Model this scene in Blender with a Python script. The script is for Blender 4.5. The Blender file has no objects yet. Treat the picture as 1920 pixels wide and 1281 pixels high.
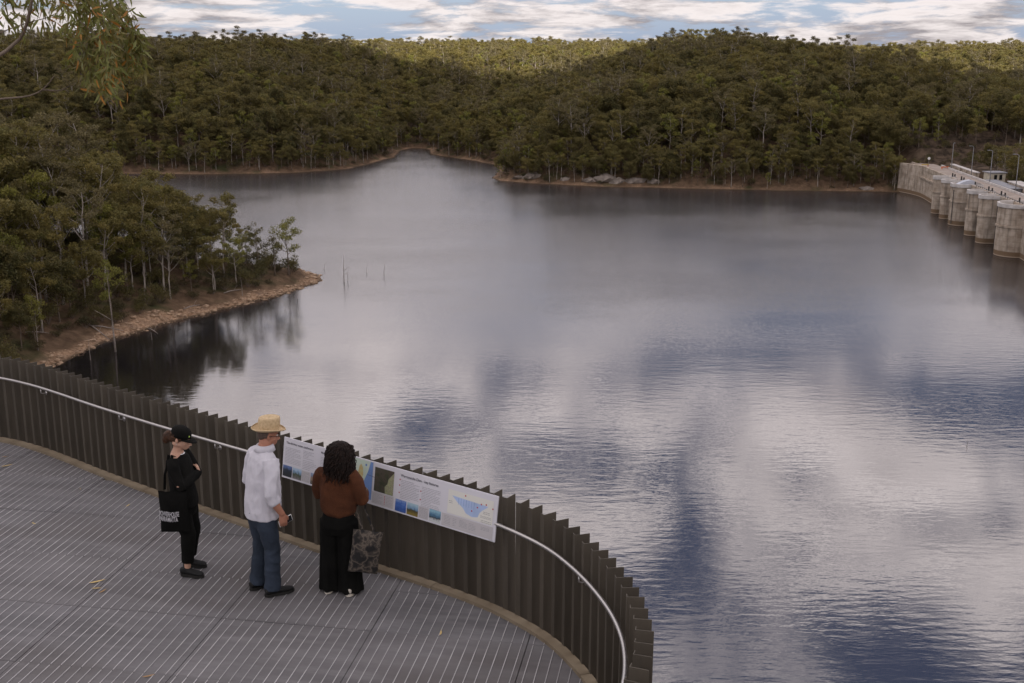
import bpy, bmesh, math, random
import numpy as np
from mathutils import Vector, Matrix, Euler, noise as mnoise

S = bpy.context.scene
R = math.radians
# ------------------------------------------------------------------ camera
CZ = 58.0                     # camera height above the lake
DECK = CZ - 5.2               # terrace level
FPX = 2200.0                  # focal length in pixels of a 1920 px wide picture
PITCH = R(14.3)
cam_d = bpy.data.cameras.new('camera')
cam = bpy.data.objects.new('camera', cam_d)
S.collection.objects.link(cam)
cam_d.sensor_width = 36.0
cam_d.lens = 36.0 * FPX / 1920.0
cam_d.clip_start = 0.1
cam_d.clip_end = 30000
cam.location = (0, 0, CZ)
cam.rotation_euler = (R(90) - PITCH, 0, 0)
S.camera = cam
# ------------------------------------------------------------------ light
SUN = Vector((0.38, -0.52, 0.765)).normalized()      # towards the sun
SUN_EL = math.asin(SUN.z)
SUN_ROT = math.atan2(SUN.x, SUN.y)
world = bpy.data.worlds.new('World')
S.world = world
world.use_nodes = True


def build_world():
    nt = world.node_tree
    nt.nodes.clear()
    N, L = nt.nodes, nt.links

    def math_(op, a, b=None, clamp=False):
        n = N.new('ShaderNodeMath'); n.operation = op; n.use_clamp = clamp
        for i, v in enumerate((a, b)):
            if v is None: continue
            if isinstance(v, (int, float)): n.inputs[i].default_value = v
            else: L.new(v, n.inputs[i])
        return n.outputs[0]

    def ramp(fac, a, b):
        n = N.new('ShaderNodeMapRange'); n.interpolation_type = 'SMOOTHSTEP'
        L.new(fac, n.inputs['Value'])
        n.inputs['From Min'].default_value = a; n.inputs['From Max'].default_value = b
        return n.outputs['Result']

    def mix(fac, a, b):
        n = N.new('ShaderNodeMix'); n.data_type = 'RGBA'
        if isinstance(fac, (int, float)): n.inputs[0].default_value = fac
        else: L.new(fac, n.inputs[0])
        for k, v in ((6, a), (7, b)):
            if isinstance(v, tuple): n.inputs[k].default_value = (*v, 1)
            else: L.new(v, n.inputs[k])
        return n.outputs[2]

    out = N.new('ShaderNodeOutputWorld')
    bg = N.new('ShaderNodeBackground'); bg.inputs['Strength'].default_value = 0.06
    sky = N.new('ShaderNodeTexSky'); sky.sky_type = 'NISHITA'; sky.sun_disc = False
    sky.sun_elevation = SUN_EL; sky.sun_rotation = SUN_ROT
    sky.altitude = 150; sky.air_density = 1.0; sky.dust_density = 1.0; sky.ozone_density = 1.5
    tc = N.new('ShaderNodeTexCoord')
    sep = N.new('ShaderNodeSeparateXYZ'); L.new(tc.outputs['Generated'], sep.inputs[0])
    z = math_('MAXIMUM', sep.outputs['Z'], 0.0)

    def plane(k, dz):
        den = math_('ADD', z, k + dz)
        cx = math_('DIVIDE', sep.outputs['X'], den)
        cy = math_('DIVIDE', sep.outputs['Y'], den)
        c = N.new('ShaderNodeCombineXYZ')
        L.new(cx, c.inputs[0]); L.new(cy, c.inputs[1]); c.inputs[2].default_value = CLOUD_SEED
        return c.outputs[0]

    def cloud(dz):
        n = N.new('ShaderNodeTexNoise')
        n.inputs['Scale'].default_value = 2.2
        n.inputs['Detail'].default_value = 9.0
        n.inputs['Roughness'].default_value = 0.63
        n.inputs['Distortion'].default_value = 0.25
        L.new(plane(0.15, dz), n.inputs['Vector'])
        return n.outputs['Fac']
    n0 = cloud(0.0)
    n1 = cloud(0.014)
    big = N.new('ShaderNodeTexNoise')
    big.inputs['Scale'].default_value = 0.8; big.inputs['Detail'].default_value = 2.0
    L.new(plane(0.15, 0.0), big.inputs['Vector'])
    dens = math_('ADD', n0, math_('MULTIPLY', math_('SUBTRACT', big.outputs['Fac'], 0.5), 0.45))
    cover = ramp(dens, 0.385, 0.55)
    lit = math_('ADD', math_('MULTIPLY', math_('SUBTRACT', n0, n1), 5.0), 0.62, clamp=True)
    thick = ramp(dens, 0.54, 0.76)
    lit2 = math_('SUBTRACT', lit, math_('MULTIPLY', thick, 0.42), clamp=True)
    ccol = mix(lit2, CLOUD_DARK, CLOUD_LIGHT)
    lowf = ramp(z, 0.02, 0.30)
    # clouds low over the horizon are seen through more air and so are dimmer
    air = N.new('ShaderNodeMapRange'); L.new(lowf, air.inputs[0]); air.inputs[3].default_value = .57; air.inputs[4].default_value = 1.25
    mul = N.new('ShaderNodeMix'); mul.data_type = 'RGBA'; mul.blend_type = 'MULTIPLY'; mul.inputs[0].default_value = 1
    L.new(ccol, mul.inputs[6]); L.new(air.outputs[0], mul.inputs[7]); ccol = mul.outputs[2]
    blue = mix(lowf, mix(0.6, sky.outputs[0], (2.9, 3.9, 6.2)), mix(0.75, sky.outputs[0], (1.2, 1.4, 2.45)))
    col = mix(cover, blue, ccol)
    L.new(col, bg.inputs['Color'])
    L.new(bg.outputs[0], out.inputs[0])


CLOUD_SEED = 13.7
CLOUD_DARK = (5.3, 4.8, 4.95)
CLOUD_LIGHT = (13.6, 12.5, 12.3)
build_world()
sun_d = bpy.data.lights.new('sun', 'SUN')
sun_d.energy = 5.0
sun_d.angle = R(0.5)
sun_d.color = (1.0, 0.93, 0.8)
sun = bpy.data.objects.new('sun', sun_d)
S.collection.objects.link(sun)
sun.location = (0, 0, 300)
sun.rotation_euler = (-SUN).to_track_quat('-Z', 'Y').to_euler()
vs = S.view_settings
vs.view_transform = 'Standard'
vs.look = 'None'
vs.exposure = 1.02
vs.gamma = 1.0
vs.use_curve_mapping = False
S.render.engine = 'CYCLES'
S.cycles.use_denoising = True
S.cycles.max_bounces = 6
S.cycles.diffuse_bounces = 3
S.cycles.glossy_bounces = 3
S.cycles.transmission_bounces = 3
S.cycles.transparent_max_bounces = 6
S.cycles.caustics_reflective = False
S.cycles.caustics_refractive = False
S.cycles.sample_clamp_indirect = 6.0
S.render.use_persistent_data = False

rng = np.random.default_rng(11)
random.seed(5)
LINK = S.collection.objects.link


# ------------------------------------------------------------------ pixel helpers (layout only: they return real world points)
def ray(px, py):
    a = (px - 960) / FPX; b = (640.5 - py) / FPX
    return Vector((a, math.cos(PITCH) + b * math.sin(PITCH), -math.sin(PITCH) + b * math.cos(PITCH)))


def at(px, py, z):
    r = ray(px, py); t = (z - CZ) / r.z
    return Vector((r.x * t, r.y * t, z))


def at_y(px, py, Y):
    r = ray(px, py); t = Y / r.y
    return Vector((r.x * t, Y, CZ + r.z * t))


# ------------------------------------------------------------------ object helpers
def tag(o, label=None, cat=None, group=None, kind=None):
    if label: o['label'] = label
    if cat: o['category'] = cat
    if group: o['group'] = group
    if kind: o['kind'] = kind
    return o


def empty(name, loc=(0, 0, 0), rz=0.0):
    o = bpy.data.objects.new(name, None)
    o.empty_display_size = 0.3
    o.location = loc; o.rotation_euler = (0, 0, rz)
    LINK(o)
    return o


def mesh_np(name, V, F, mats=(), smooth=False, midx=None):
    """V (n,3), F (m,k) equal sized polygons, fast."""
    V = np.asarray(V, dtype=np.float32); F = np.asarray(F, dtype=np.int32)
    me = bpy.data.meshes.new(name)
    me.vertices.add(len(V)); me.vertices.foreach_set('co', V.ravel())
    k = F.shape[1]
    me.loops.add(F.size); me.loops.foreach_set('vertex_index', F.ravel())
    me.polygons.add(len(F))
    me.polygons.foreach_set('loop_start', np.arange(0, F.size, k, dtype=np.int32))
    me.polygons.foreach_set('loop_total', np.full(len(F), k, dtype=np.int32))
    if smooth: me.polygons.foreach_set('use_smooth', np.ones(len(F), dtype=bool))
    if midx is not None: me.polygons.foreach_set('material_index', np.asarray(midx, dtype=np.int32))
    for m in mats: me.materials.append(m)
    me.update(calc_edges=True)
    me.validate()
    return me


def obj(name, me, parent=None, loc=None, rot=None):
    o = bpy.data.objects.new(name, me)
    LINK(o)
    if parent is not None: o.parent = parent
    if loc is not None: o.location = loc
    if rot is not None: o.rotation_euler = rot
    return o


class MB:
    """collects polygons of any size"""
    def __init__(self):
        self.v = []; self.f = []; self.m = []

    def add(self, V, F, m=0):
        o = len(self.v)
        self.v += [tuple(p) for p in V]
        self.f += [tuple(i + o for i in f) for f in F]
        self.m += [m] * len(F)
        return self

    def box(self, c, s, rz=0.0, m=0, taper=1.0):
        x, y, z = s[0] / 2, s[1] / 2, s[2] / 2
        P = [(-x, -y, -z), (x, -y, -z), (x, y, -z), (-x, y, -z)]
        P += [(px * taper, py * taper, z) for px, py, _ in P]
        ca, sa = math.cos(rz), math.sin(rz)
        P = [(c[0] + a * ca - b * sa, c[1] + a * sa + b * ca, c[2] + d) for a, b, d in P]
        return self.add(P, [(3, 2, 1, 0), (4, 5, 6, 7), (0, 1, 5, 4), (1, 2, 6, 5), (2, 3, 7, 6), (3, 0, 4, 7)], m)

    def prism(self, poly, z0, z1, m=0):
        """poly: counter-clockwise list of (x, y)"""
        n = len(poly)
        P = [(x, y, z0) for x, y in poly] + [(x, y, z1) for x, y in poly]
        F = [tuple(range(n - 1, -1, -1)), tuple(range(n, 2 * n))]
        F += [(i, (i + 1) % n, n + (i + 1) % n, n + i) for i in range(n)]
        return self.add(P, F, m)

    def tube(self, pts, rad, seg=6, m=0, cap=True):
        V, F = tube(pts, rad, seg, cap)
        return self.add(V, F, m)

    def build(self, name, mats, parent=None, smooth=False):
        me = bpy.data.meshes.new(name)
        me.from_pydata(self.v, [], self.f)
        for mt in (mats if isinstance(mats, (list, tuple)) else [mats]): me.materials.append(mt)
        if len(me.materials) > 1: me.polygons.foreach_set('material_index', self.m)
        if smooth: me.polygons.foreach_set('use_smooth', [True] * len(self.f))
        me.update()
        return obj(name, me, parent)


def tube(pts, rad, seg=6, cap=True, ref=None):
    """swept tube; rad entries are r or (a, b) with a along ref"""
    pts = [Vector(p) for p in pts]
    n = len(pts)
    if not hasattr(rad, '__len__'): rad = [rad] * n
    V, F = [], []
    prev = None
    for i, p in enumerate(pts):
        d = (pts[min(i + 1, n - 1)] - pts[max(i - 1, 0)])
        if d.length < 1e-9: d = Vector((0, 0, 1))
        d.normalize()
        if ref is not None:
            s = Vector(ref) - d * d.dot(Vector(ref))
            if s.length < 1e-4: s = d.orthogonal()
        elif prev is None:
            s = d.orthogonal()
        else:
            s = prev - d * d.dot(prev)
            if s.length < 1e-6: s = d.orthogonal()
        s.normalize(); prev = s
        t = d.cross(s)
        a, b = rad[i] if hasattr(rad[i], '__len__') else (rad[i], rad[i])
        for k in range(seg):
            an = 2 * math.pi * k / seg
            V.append(p + s * (a * math.cos(an)) + t * (b * math.sin(an)))
    for i in range(n - 1):
        for k in range(seg):
            k2 = (k + 1) % seg
            F.append((i * seg + k, i * seg + k2, (i + 1) * seg + k2, (i + 1) * seg + k))
    if cap:
        F.append(tuple(range(seg - 1, -1, -1)))
        F.append(tuple((n - 1) * seg + k for k in range(seg)))
    return [tuple(v) for v in V], F


def catmull(pts, step):
    P = [np.array(p, float) for p in pts]
    P = [2 * P[0] - P[1]] + P + [2 * P[-1] - P[-2]]
    out = []
    for i in range(1, len(P) - 2):
        for t in np.linspace(0, 1, 24, endpoint=False):
            a, b, c, d = P[i - 1], P[i], P[i + 1], P[i + 2]
            out.append(.5 * ((2 * b) + (-a + c) * t + (2 * a - 5 * b + 4 * c - d) * t * t + (-a + 3 * b - 3 * c + d) * t ** 3))
    out.append(P[-2])
    out = np.array(out)
    L_ = np.r_[0, np.cumsum(np.linalg.norm(np.diff(out, axis=0), axis=1))]
    s = np.arange(0, L_[-1], step)
    return np.stack([np.interp(s, L_, out[:, k]) for k in range(out.shape[1])], 1)


# ------------------------------------------------------------------ numpy noise
def vnoise(x, y, seed=0):
    x = np.asarray(x, float); y = np.asarray(y, float)
    xi = np.floor(x).astype(np.int64); yi = np.floor(y).astype(np.int64)
    xf = x - xi; yf = y - yi
    u = xf * xf * (3 - 2 * xf); v = yf * yf * (3 - 2 * yf)

    def h(a, b):
        n = (a * 374761393 + b * 668265263 + seed * 1274126177) & 0xFFFFFFFF
        n = ((n ^ (n >> 13)) * 1274126177) & 0xFFFFFFFF
        return ((n ^ (n >> 16)) & 0xFFFF) / 65535.0
    return (h(xi, yi) * (1 - u) + h(xi + 1, yi) * u) * (1 - v) + (h(xi, yi + 1) * (1 - u) + h(xi + 1, yi + 1) * u) * v


def fbm(x, y, seed=0, oct=4):
    s = 0; a = .5; t = 0
    for k in range(oct):
        s = s + a * vnoise(x * 2 ** k, y * 2 ** k, seed + k); t += a; a *= .5
    return s / t - .5


# ------------------------------------------------------------------ materials
MATS = {}


def mat(name, color, rough=0.8, metal=0.0, var=0.0, vscale=3.0, bump=0.0, bscale=30.0, spec=0.3, coord='Object', stretch=None, color2=None, detail=5.0):
    if name in MATS: return MATS[name]
    m = bpy.data.materials.new(name); m.use_nodes = True
    nt = m.node_tree; N, L = nt.nodes, nt.links
    b = N['Principled BSDF']
    b.inputs['Base Color'].default_value = (*color, 1)
    b.inputs['Roughness'].default_value = rough
    b.inputs['Metallic'].default_value = metal
    b.inputs['Specular IOR Level'].default_value = spec
    tc = N.new('ShaderNodeTexCoord')
    vec = tc.outputs[coord]
    if stretch:
        mp = N.new('ShaderNodeMapping'); mp.inputs['Scale'].default_value = stretch
        L.new(vec, mp.inputs[0]); vec = mp.outputs[0]
    if var or color2:
        n = N.new('ShaderNodeTexNoise'); n.inputs['Scale'].default_value = vscale; n.inputs['Detail'].default_value = detail
        L.new(vec, n.inputs['Vector'])
        cr = N.new('ShaderNodeMapRange'); L.new(n.outputs['Fac'], cr.inputs[0])
        cr.inputs[1].default_value = .3; cr.inputs[2].default_value = .7
        mx = N.new('ShaderNodeMix'); mx.data_type = 'RGBA'
        L.new(cr.outputs[0], mx.inputs[0])
        c2 = color2 or tuple(min(1, c * (1 + var)) for c in color)
        c1 = color if color2 else tuple(c * (1 - var) for c in color)
        mx.inputs[6].default_value = (*c1, 1); mx.inputs[7].default_value = (*c2, 1)
        L.new(mx.outputs[2], b.inputs['Base Color'])
    if bump:
        n = N.new('ShaderNodeTexNoise'); n.inputs['Scale'].default_value = bscale; n.inputs['Detail'].default_value = 4
        L.new(vec, n.inputs['Vector'])
        bp = N.new('ShaderNodeBump'); bp.inputs['Strength'].default_value = bump; bp.inputs['Distance'].default_value = .02
        L.new(n.outputs['Fac'], bp.inputs['Height']); L.new(bp.outputs[0], b.inputs['Normal'])
    MATS[name] = m
    return m


def nodes_of(name):
    m = bpy.data.materials.new(name); m.use_nodes = True
    MATS[name] = m
    return m, m.node_tree.nodes, m.node_tree.links, m.node_tree.nodes['Principled BSDF']


def leaf_mat(name, c1, c2, c3, nscale=.35, trans=.3):
    """foliage: three tones mixed per plant and through the crown, some light passing through"""
    m, N, L, b = nodes_of(name)
    oi = N.new('ShaderNodeObjectInfo')
    geo = N.new('ShaderNodeNewGeometry')
    tc = N.new('ShaderNodeTexCoord')
    n = N.new('ShaderNodeTexNoise'); n.inputs['Scale'].default_value = nscale; n.inputs['Detail'].default_value = 3
    L.new(tc.outputs['Object'], n.inputs['Vector'])
    mr = N.new('ShaderNodeMapRange'); L.new(n.outputs['Fac'], mr.inputs[0]); mr.inputs[1].default_value = .35; mr.inputs[2].default_value = .65
    a = N.new('ShaderNodeMix'); a.data_type = 'RGBA'
    L.new(oi.outputs['Random'], a.inputs[0]); a.inputs[6].default_value = (*c1, 1); a.inputs[7].default_value = (*c2, 1)
    d = N.new('ShaderNodeMix'); d.data_type = 'RGBA'
    L.new(mr.outputs[0], d.inputs[0]); L.new(a.outputs[2], d.inputs[6]); d.inputs[7].default_value = (*c3, 1)
    # per leaf tone
    rnd = N.new('ShaderNodeMath'); rnd.operation = 'MULTIPLY_ADD'
    L.new(geo.outputs['Random Per Island'], rnd.inputs[0]); rnd.inputs[1].default_value = .7; rnd.inputs[2].default_value = .65
    mul = N.new('ShaderNodeMix'); mul.data_type = 'RGBA'; mul.blend_type = 'MULTIPLY'; mul.inputs[0].default_value = 1
    L.new(d.outputs[2], mul.inputs[6]); L.new(rnd.outputs[0], mul.inputs[7])
    L.new(mul.outputs[2], b.inputs['Base Color'])
    b.inputs['Roughness'].default_value = .55; b.inputs['Specular IOR Level'].default_value = .25
    tr = N.new('ShaderNodeBsdfTranslucent'); L.new(mul.outputs[2], tr.inputs['Color'])
    ms = N.new('ShaderNodeMixShader'); ms.inputs[0].default_value = trans
    L.new(b.outputs[0], ms.inputs[1]); L.new(tr.outputs[0], ms.inputs[2])
    L.new(ms.outputs[0], N['Material Output'].inputs['Surface'])
    return m


M_GUM = leaf_mat('gum_foliage', (.168, .143, .045), (.135, .128, .046), (.228, .182, .058), trans=.42)
M_GUM2 = leaf_mat('dark_gum_foliage', (.078, .078, .030), (.118, .102, .036), (.15, .122, .042), trans=.34)
M_GUM3 = leaf_mat('fresh_foliage', (.15, .17, .045), (.205, .20, .046), (.26, .24, .06), trans=.44)
M_GUM4 = leaf_mat('grey_gum_foliage', (.13, .118, .058), (.155, .13, .055), (.20, .162, .078), trans=.4)
M_BUSH = leaf_mat('scrub_foliage', (.055, .058, .025), (.09, .07, .035), (.11, .085, .04))
M_BARK = mat('pale_gum_bark', (.20, .17, .14), .85, var=.5, vscale=1.2, stretch=(1, 1, .25), color2=(.44, .39, .34))
M_BARK2 = mat('brown_bark', (.10, .075, .055), .9, color2=(.24, .19, .15), vscale=1.5, stretch=(1, 1, .3))
M_DEAD = mat('weathered_dead_wood', (.26, .22, .19), .9, var=.35, vscale=4)


def ground_material():
    m, N, L, b = nodes_of('forest_ground')
    tc = N.new('ShaderNodeTexCoord')
    at_ = N.new('ShaderNodeAttribute'); at_.attribute_name = 'shore'
    ab = N.new('ShaderNodeAttribute'); ab.attribute_name = 'bare'
    aw = N.new('ShaderNodeAttribute'); aw.attribute_name = 'distant_woods'

    def noise(sc, det=5):
        n = N.new('ShaderNodeTexNoise'); n.inputs['Scale'].default_value = sc; n.inputs['Detail'].default_value = det
        L.new(tc.outputs['Object'], n.inputs['Vector']); return n.outputs['Fac']

    def mix(f, a, c):
        x = N.new('ShaderNodeMix'); x.data_type = 'RGBA'; L.new(f, x.inputs[0])
        for k, v in ((6, a), (7, c)):
            if isinstance(v, tuple): x.inputs[k].default_value = (*v, 1)
            else: L.new(v, x.inputs[k])
        return x.outputs[2]

    def mr(f, a, c):
        x = N.new('ShaderNodeMapRange'); L.new(f, x.inputs[0]); x.inputs[1].default_value = a; x.inputs[2].default_value = c
        return x.outputs[0]
    litter = mix(mr(noise(.5), .35, .65), (.075, .048, .03), (.14, .092, .058))
    litter = mix(mr(noise(.12, 3), .5, .7), litter, (.05, .05, .022))
    stone = mix(mr(noise(1.6), .35, .65), (.17, .10, .06), (.40, .27, .175))
    stone = mix(mr(noise(.4, 4), .5, .75), stone, (.16, .11, .08))
    cut = mix(mr(noise(.35, 6), .35, .62), (.028, .021, .015), (.115, .082, .058))
    c = mix(at_.outputs['Fac'], litter, stone)
    sz = N.new('ShaderNodeSeparateXYZ'); L.new(tc.outputs['Object'], sz.inputs[0])
    c = mix(mr(sz.outputs['Z'], .32, .12), c, (.075, .052, .034))      # wet stone at the waterline
    c = mix(ab.outputs['Fac'], c, cut)
    c = mix(aw.outputs['Fac'], c, mix(mr(noise(.03, 6), .35, .65), (.05, .048, .02), (.10, .085, .035)))
    L.new(c, b.inputs['Base Color']); b.inputs['Roughness'].default_value = .95
    b.inputs['Specular IOR Level'].default_value = .1
    bp = N.new('ShaderNodeBump'); bp.inputs['Strength'].default_value = .8; bp.inputs['Distance'].default_value = .4
    L.new(noise(1.2, 6), bp.inputs['Height']); L.new(bp.outputs[0], b.inputs['Normal'])
    return m


def water_material():
    m, N, L, b = nodes_of('lake_water')
    tc = N.new('ShaderNodeTexCoord')

    def noise(scale, rot, det, rough=.5):
        mp = N.new('ShaderNodeMapping'); mp.inputs['Scale'].default_value = scale; mp.inputs['Rotation'].default_value = (0, 0, rot)
        L.new(tc.outputs['Object'], mp.inputs[0])
        n = N.new('ShaderNodeTexNoise'); n.inputs['Scale'].default_value = 1; n.inputs['Detail'].default_value = det
        n.inputs['Roughness'].default_value = rough
        L.new(mp.outputs[0], n.inputs['Vector']); return n.outputs['Fac']

    def mth(op, a, c):
        n = N.new('ShaderNodeMath'); n.operation = op
        for i, v in enumerate((a, c)):
            if isinstance(v, (int, float)): n.inputs[i].default_value = v
            else: L.new(v, n.inputs[i])
        return n.outputs[0]
    rip = noise((.30, .95, 1), R(14), 3.0)          # wind ripples, crests across the breeze
    chop = noise((1.1, 2.6, 1), R(4), 2.0)
    swell = noise((.05, .16, 1), R(10), 2.0)
    gust = noise((.018, .03, 1), R(-20), 3.0)       # patches of stronger and weaker breeze
    g = N.new('ShaderNodeMapRange'); L.new(gust, g.inputs[0])
    g.inputs[1].default_value = .36; g.inputs[2].default_value = .64; g.inputs[3].default_value = .55; g.inputs[4].default_value = 1.25
    rip2 = noise((.16, .55, 1), R(24), 2.0)
    sp = N.new('ShaderNodeSeparateXYZ'); L.new(tc.outputs['Object'], sp.inputs[0])

    def along_y(a, c, v0, v1):
        q = N.new('ShaderNodeMapRange'); q.interpolation_type = 'SMOOTHSTEP'; L.new(sp.outputs['Y'], q.inputs[0])
        for k_, v_ in enumerate((a, c, v0, v1)): q.inputs[1 + k_].default_value = v_
        return q.outputs[0]
    # the long ripples die out away from the near bank, where a finer wind chop takes over
    hsum = mth('ADD', mth('MULTIPLY', rip, .115), mth('MULTIPLY', rip2, .075))
    hsum = mth('MULTIPLY', hsum, along_y(100, 250, .52, .30))
    hsum = mth('ADD', hsum, mth('MULTIPLY', mth('MULTIPLY', chop, .05), along_y(190, 340, .22, 4.6)))
    hsum = mth('MULTIPLY', hsum, g.outputs[0])
    hsum = mth('ADD', hsum, mth('MULTIPLY', swell, .04))
    bp = N.new('ShaderNodeBump'); bp.inputs['Strength'].default_value = 1.0; bp.inputs['Distance'].default_value = WAVE
    L.new(hsum, bp.inputs['Height'])
    N.remove(b)
    fr = N.new('ShaderNodeFresnel'); fr.inputs['IOR'].default_value = 2.9
    L.new(bp.outputs[0], fr.inputs['Normal'])
    gl = N.new('ShaderNodeBsdfGlossy'); L.new(along_y(150, 340, .04, .19), gl.inputs['Roughness']); gl.inputs['Color'].default_value = (.95, .93, .94, 1)
    L.new(bp.outputs[0], gl.inputs['Normal'])
    df = N.new('ShaderNodeBsdfDiffuse'); df.inputs['Color'].default_value = (.012, .011, .012, 1)
    ms = N.new('ShaderNodeMixShader')
    L.new(fr.outputs[0], ms.inputs[0]); L.new(df.outputs[0], ms.inputs[1]); L.new(gl.outputs[0], ms.inputs[2])
    L.new(ms.outputs[0], N['Material Output'].inputs['Surface'])
    return m


WAVE = 0.34

# ================================================================== terrain and lake
LAKE = [(118, 30), (124, 140), (136, 240), (148, 326), (158.5, 409), (161.5, 433), (166, 466), (137, 470), (105, 474), (74, 479), (50, 484), (31, 488), (10, 497),
        (-5.7, 507), (-9, 520), (-6, 545), (-8, 575), (-24, 602), (-42.7, 631), (-48, 664), (-56, 668), (-62, 654), (-61, 616), (-70, 580), (-78, 555.5), (-100, 539),
        (-135, 532.5), (-167, 535), (-220, 538), (-330, 545), (-330, 400), (-260, 372), (-220, 365), (-165, 352), (-130, 338), (-100, 318), (-75, 306),
        (-56, 301), (-50, 297), (-48, 290), (-51, 280), (-57, 268), (-66, 254), (-74, 241), (-81, 228), (-85, 208), (-75, 185), (-58, 165),
        (-35, 140), (-15, 112), (0, 88), (15, 70), (40, 55)]


def sdist(x, y):
    """signed distance to the shore, positive on land"""
    x = np.asarray(x, float); y = np.asarray(y, float)
    P = np.array(LAKE); Q = np.roll(P, -1, 0)
    best = np.full(x.shape, 1e9); inside = np.zeros(x.shape, bool)
    for (ax, ay), (bx, by) in zip(P, Q):
        dx, dy = bx - ax, by - ay
        t = np.clip(((x - ax) * dx + (y - ay) * dy) / (dx * dx + dy * dy), 0, 1)
        best = np.minimum(best, (x - ax - t * dx) ** 2 + (y - ay - t * dy) ** 2)
        c = (ay > y) != (by > y)
        with np.errstate(divide='ignore', invalid='ignore'):
            xc = ax + (y - ay) * dx / (dy if dy else 1e-9)
        inside ^= c & (x < xc)
    d = np.sqrt(best)
    return np.where(inside, -d, d)


def sstep(a, b, x):
    t = np.clip((x - a) / (b - a), 0, 1)
    return t * t * (3 - 2 * t)


def terrain(x, y):
    x = np.asarray(x, float); y = np.asarray(y, float)
    d = sdist(x, y)
    far = sstep(150, 220, y)
    d = d + far * (1.6 * fbm(x / 9, y / 9, 3, 3) * 2 + 5 * fbm(x / 40, y / 40, 8, 2) * sstep(2, 25, np.abs(d)))
    beach = np.clip(d, -30, 5) * .30
    dd = np.maximum(d - 4, 0)
    near = 1 - sstep(70, 125, y)
    slope = .46 * (1 - near) + 1.4 * near
    pen = (1 - sstep(385, 430, y)) * (1 - sstep(-60, 0, x))
    slope = slope - .16 * pen * (1 - near)
    cap = 36 + 9 * fbm(x / 260, y / 260, 21, 2) + 21 * near - 5 * np.exp(-((x + 30) / 90) ** 2) * sstep(450, 600, y)
    cap = cap - 17 * sstep(165, 300, x) * sstep(420, 520, y)          # the ridge sinks towards the dam's end
    cap = cap + 7 * sstep(-80, -170, x) * sstep(480, 560, y)
    cap = cap + 10 * np.exp(-((x - 125) / 85) ** 2) * sstep(450, 600, y)
    h = cap * (1 - np.exp(-slope * dd / cap))
    # valley running back from the head of the inlet
    xv = -40 + (y - 660) * .22
    v = np.exp(-((x - xv) / (55 + .10 * np.maximum(y - 660, 0))) ** 2) * sstep(600, 700, y) * (1 - sstep(860, 1120, y))
    h = h * (1 - .72 * v)
    h = h + far * sstep(10, 70, d) * (14 * fbm(x / 85, y / 85, 31, 4))
    # far plateau
    h = h + sstep(820, 1060, y) * (35 - h) * .94 + sstep(880, 1060, y) * 11 * fbm(x / 150, y / 150, 77, 4)
    h = h * (1 - sstep(1230, 1700, y)) + 6 * sstep(1230, 1700, y)
    h = beach + h
    # below the line of sight in front of the terrace, and level below the terrace
    capn = np.where(y > 9, 56.0 - .60 * np.clip(y, 0, 90), 50.6)
    h = np.where(near > .02, np.minimum(h, np.maximum(np.where(x > -25, capn, np.minimum(50.6, 54 - .56 * y)), 2)), h)
    h = np.where((y < 25) & (np.abs(x + 5) < 16), np.minimum(h, 50.2 - np.maximum(y - 16, 0) * .8), h)
    # cutting and bench beside the dam's far end; low ground downstream of it
    dam_x = 155.5 + (y - 433) * .135
    ds = sstep(0, 3, x - dam_x - 7) * (1 - sstep(462, 470, y)) * sstep(300, 320, y)
    h = h * (1 - ds) + 7.0 * ds
    be = sstep(160, 167, x) * sstep(446, 456, y) * (1 - sstep(494, 520, y)) * (1 - sstep(240, 290, x))
    bench = np.where(y < 478, 10.6, 10.6 + np.floor((y - 478) / 7 + .3 * fbm(x / 12, y / 12, 5, 2)) * 3.6 + 1.4)
    bench = np.where(y < 478, bench, np.maximum(bench, 12))
    h = h * (1 - be) + np.minimum(bench, 27) * be
    return h, d, be


def make_ground():
    def axis(a, b, da, db, st, dense, lo, hi):
        xs = list(np.arange(a, da, st)) + list(np.arange(da, db, dense)) + list(np.arange(db, b + st, st))
        s = st
        while xs[-1] < hi: s *= 1.35; xs.append(xs[-1] + s)
        s = st
        while xs[0] > lo: s *= 1.35; xs.insert(0, xs[0] - s)
        return np.array(xs)
    xs = axis(-460, 520, -140, 0, 4.0, 1.6, -9000, 9000)
    ys = axis(-40, 1300, 190, 330, 4.0, 1.6, -4000, 16000)
    X, Y = np.meshgrid(xs, ys)
    h, d, be = terrain(X.ravel(), Y.ravel())
    V = np.stack([X.ravel(), Y.ravel(), h], 1)
    nx, ny = len(xs), len(ys)
    i = (np.arange(ny - 1)[:, None] * nx + np.arange(nx - 1)[None]).ravel()
    F = np.stack([i, i + 1, i + nx + 1, i + nx], 1)
    me = mesh_np('ground', V, F, [ground_material()], smooth=True)
    a = me.attributes.new('shore', 'FLOAT', 'POINT')
    w = np.clip(1 - (d - np.where(Y.ravel() > 420, 0.9, 2.6) - 7 * fbm(X.ravel() / 11, Y.ravel() / 11, 50, 3)) / 1.8, 0, 1)
    w = w * np.where(Y.ravel() > 420, np.clip(.75 + 2.4 * fbm(X.ravel() / 22, Y.ravel() / 22, 91, 3), .12, 1), 1)
    a.data.foreach_set('value', w.astype(np.float32))
    a = me.attributes.new('bare', 'FLOAT', 'POINT')
    a.data.foreach_set('value', be.astype(np.float32))
    a = me.attributes.new('distant_woods', 'FLOAT', 'POINT')
    a.data.foreach_set('value', (np.clip((np.hypot(X.ravel(), Y.ravel()) - 1300) / 60, 0, 1)).astype(np.float32))
    o = obj('ground', me)
    tag(o, 'wooded hills and rocky banks around the lake', 'hills', kind='structure')
    return o


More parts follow.
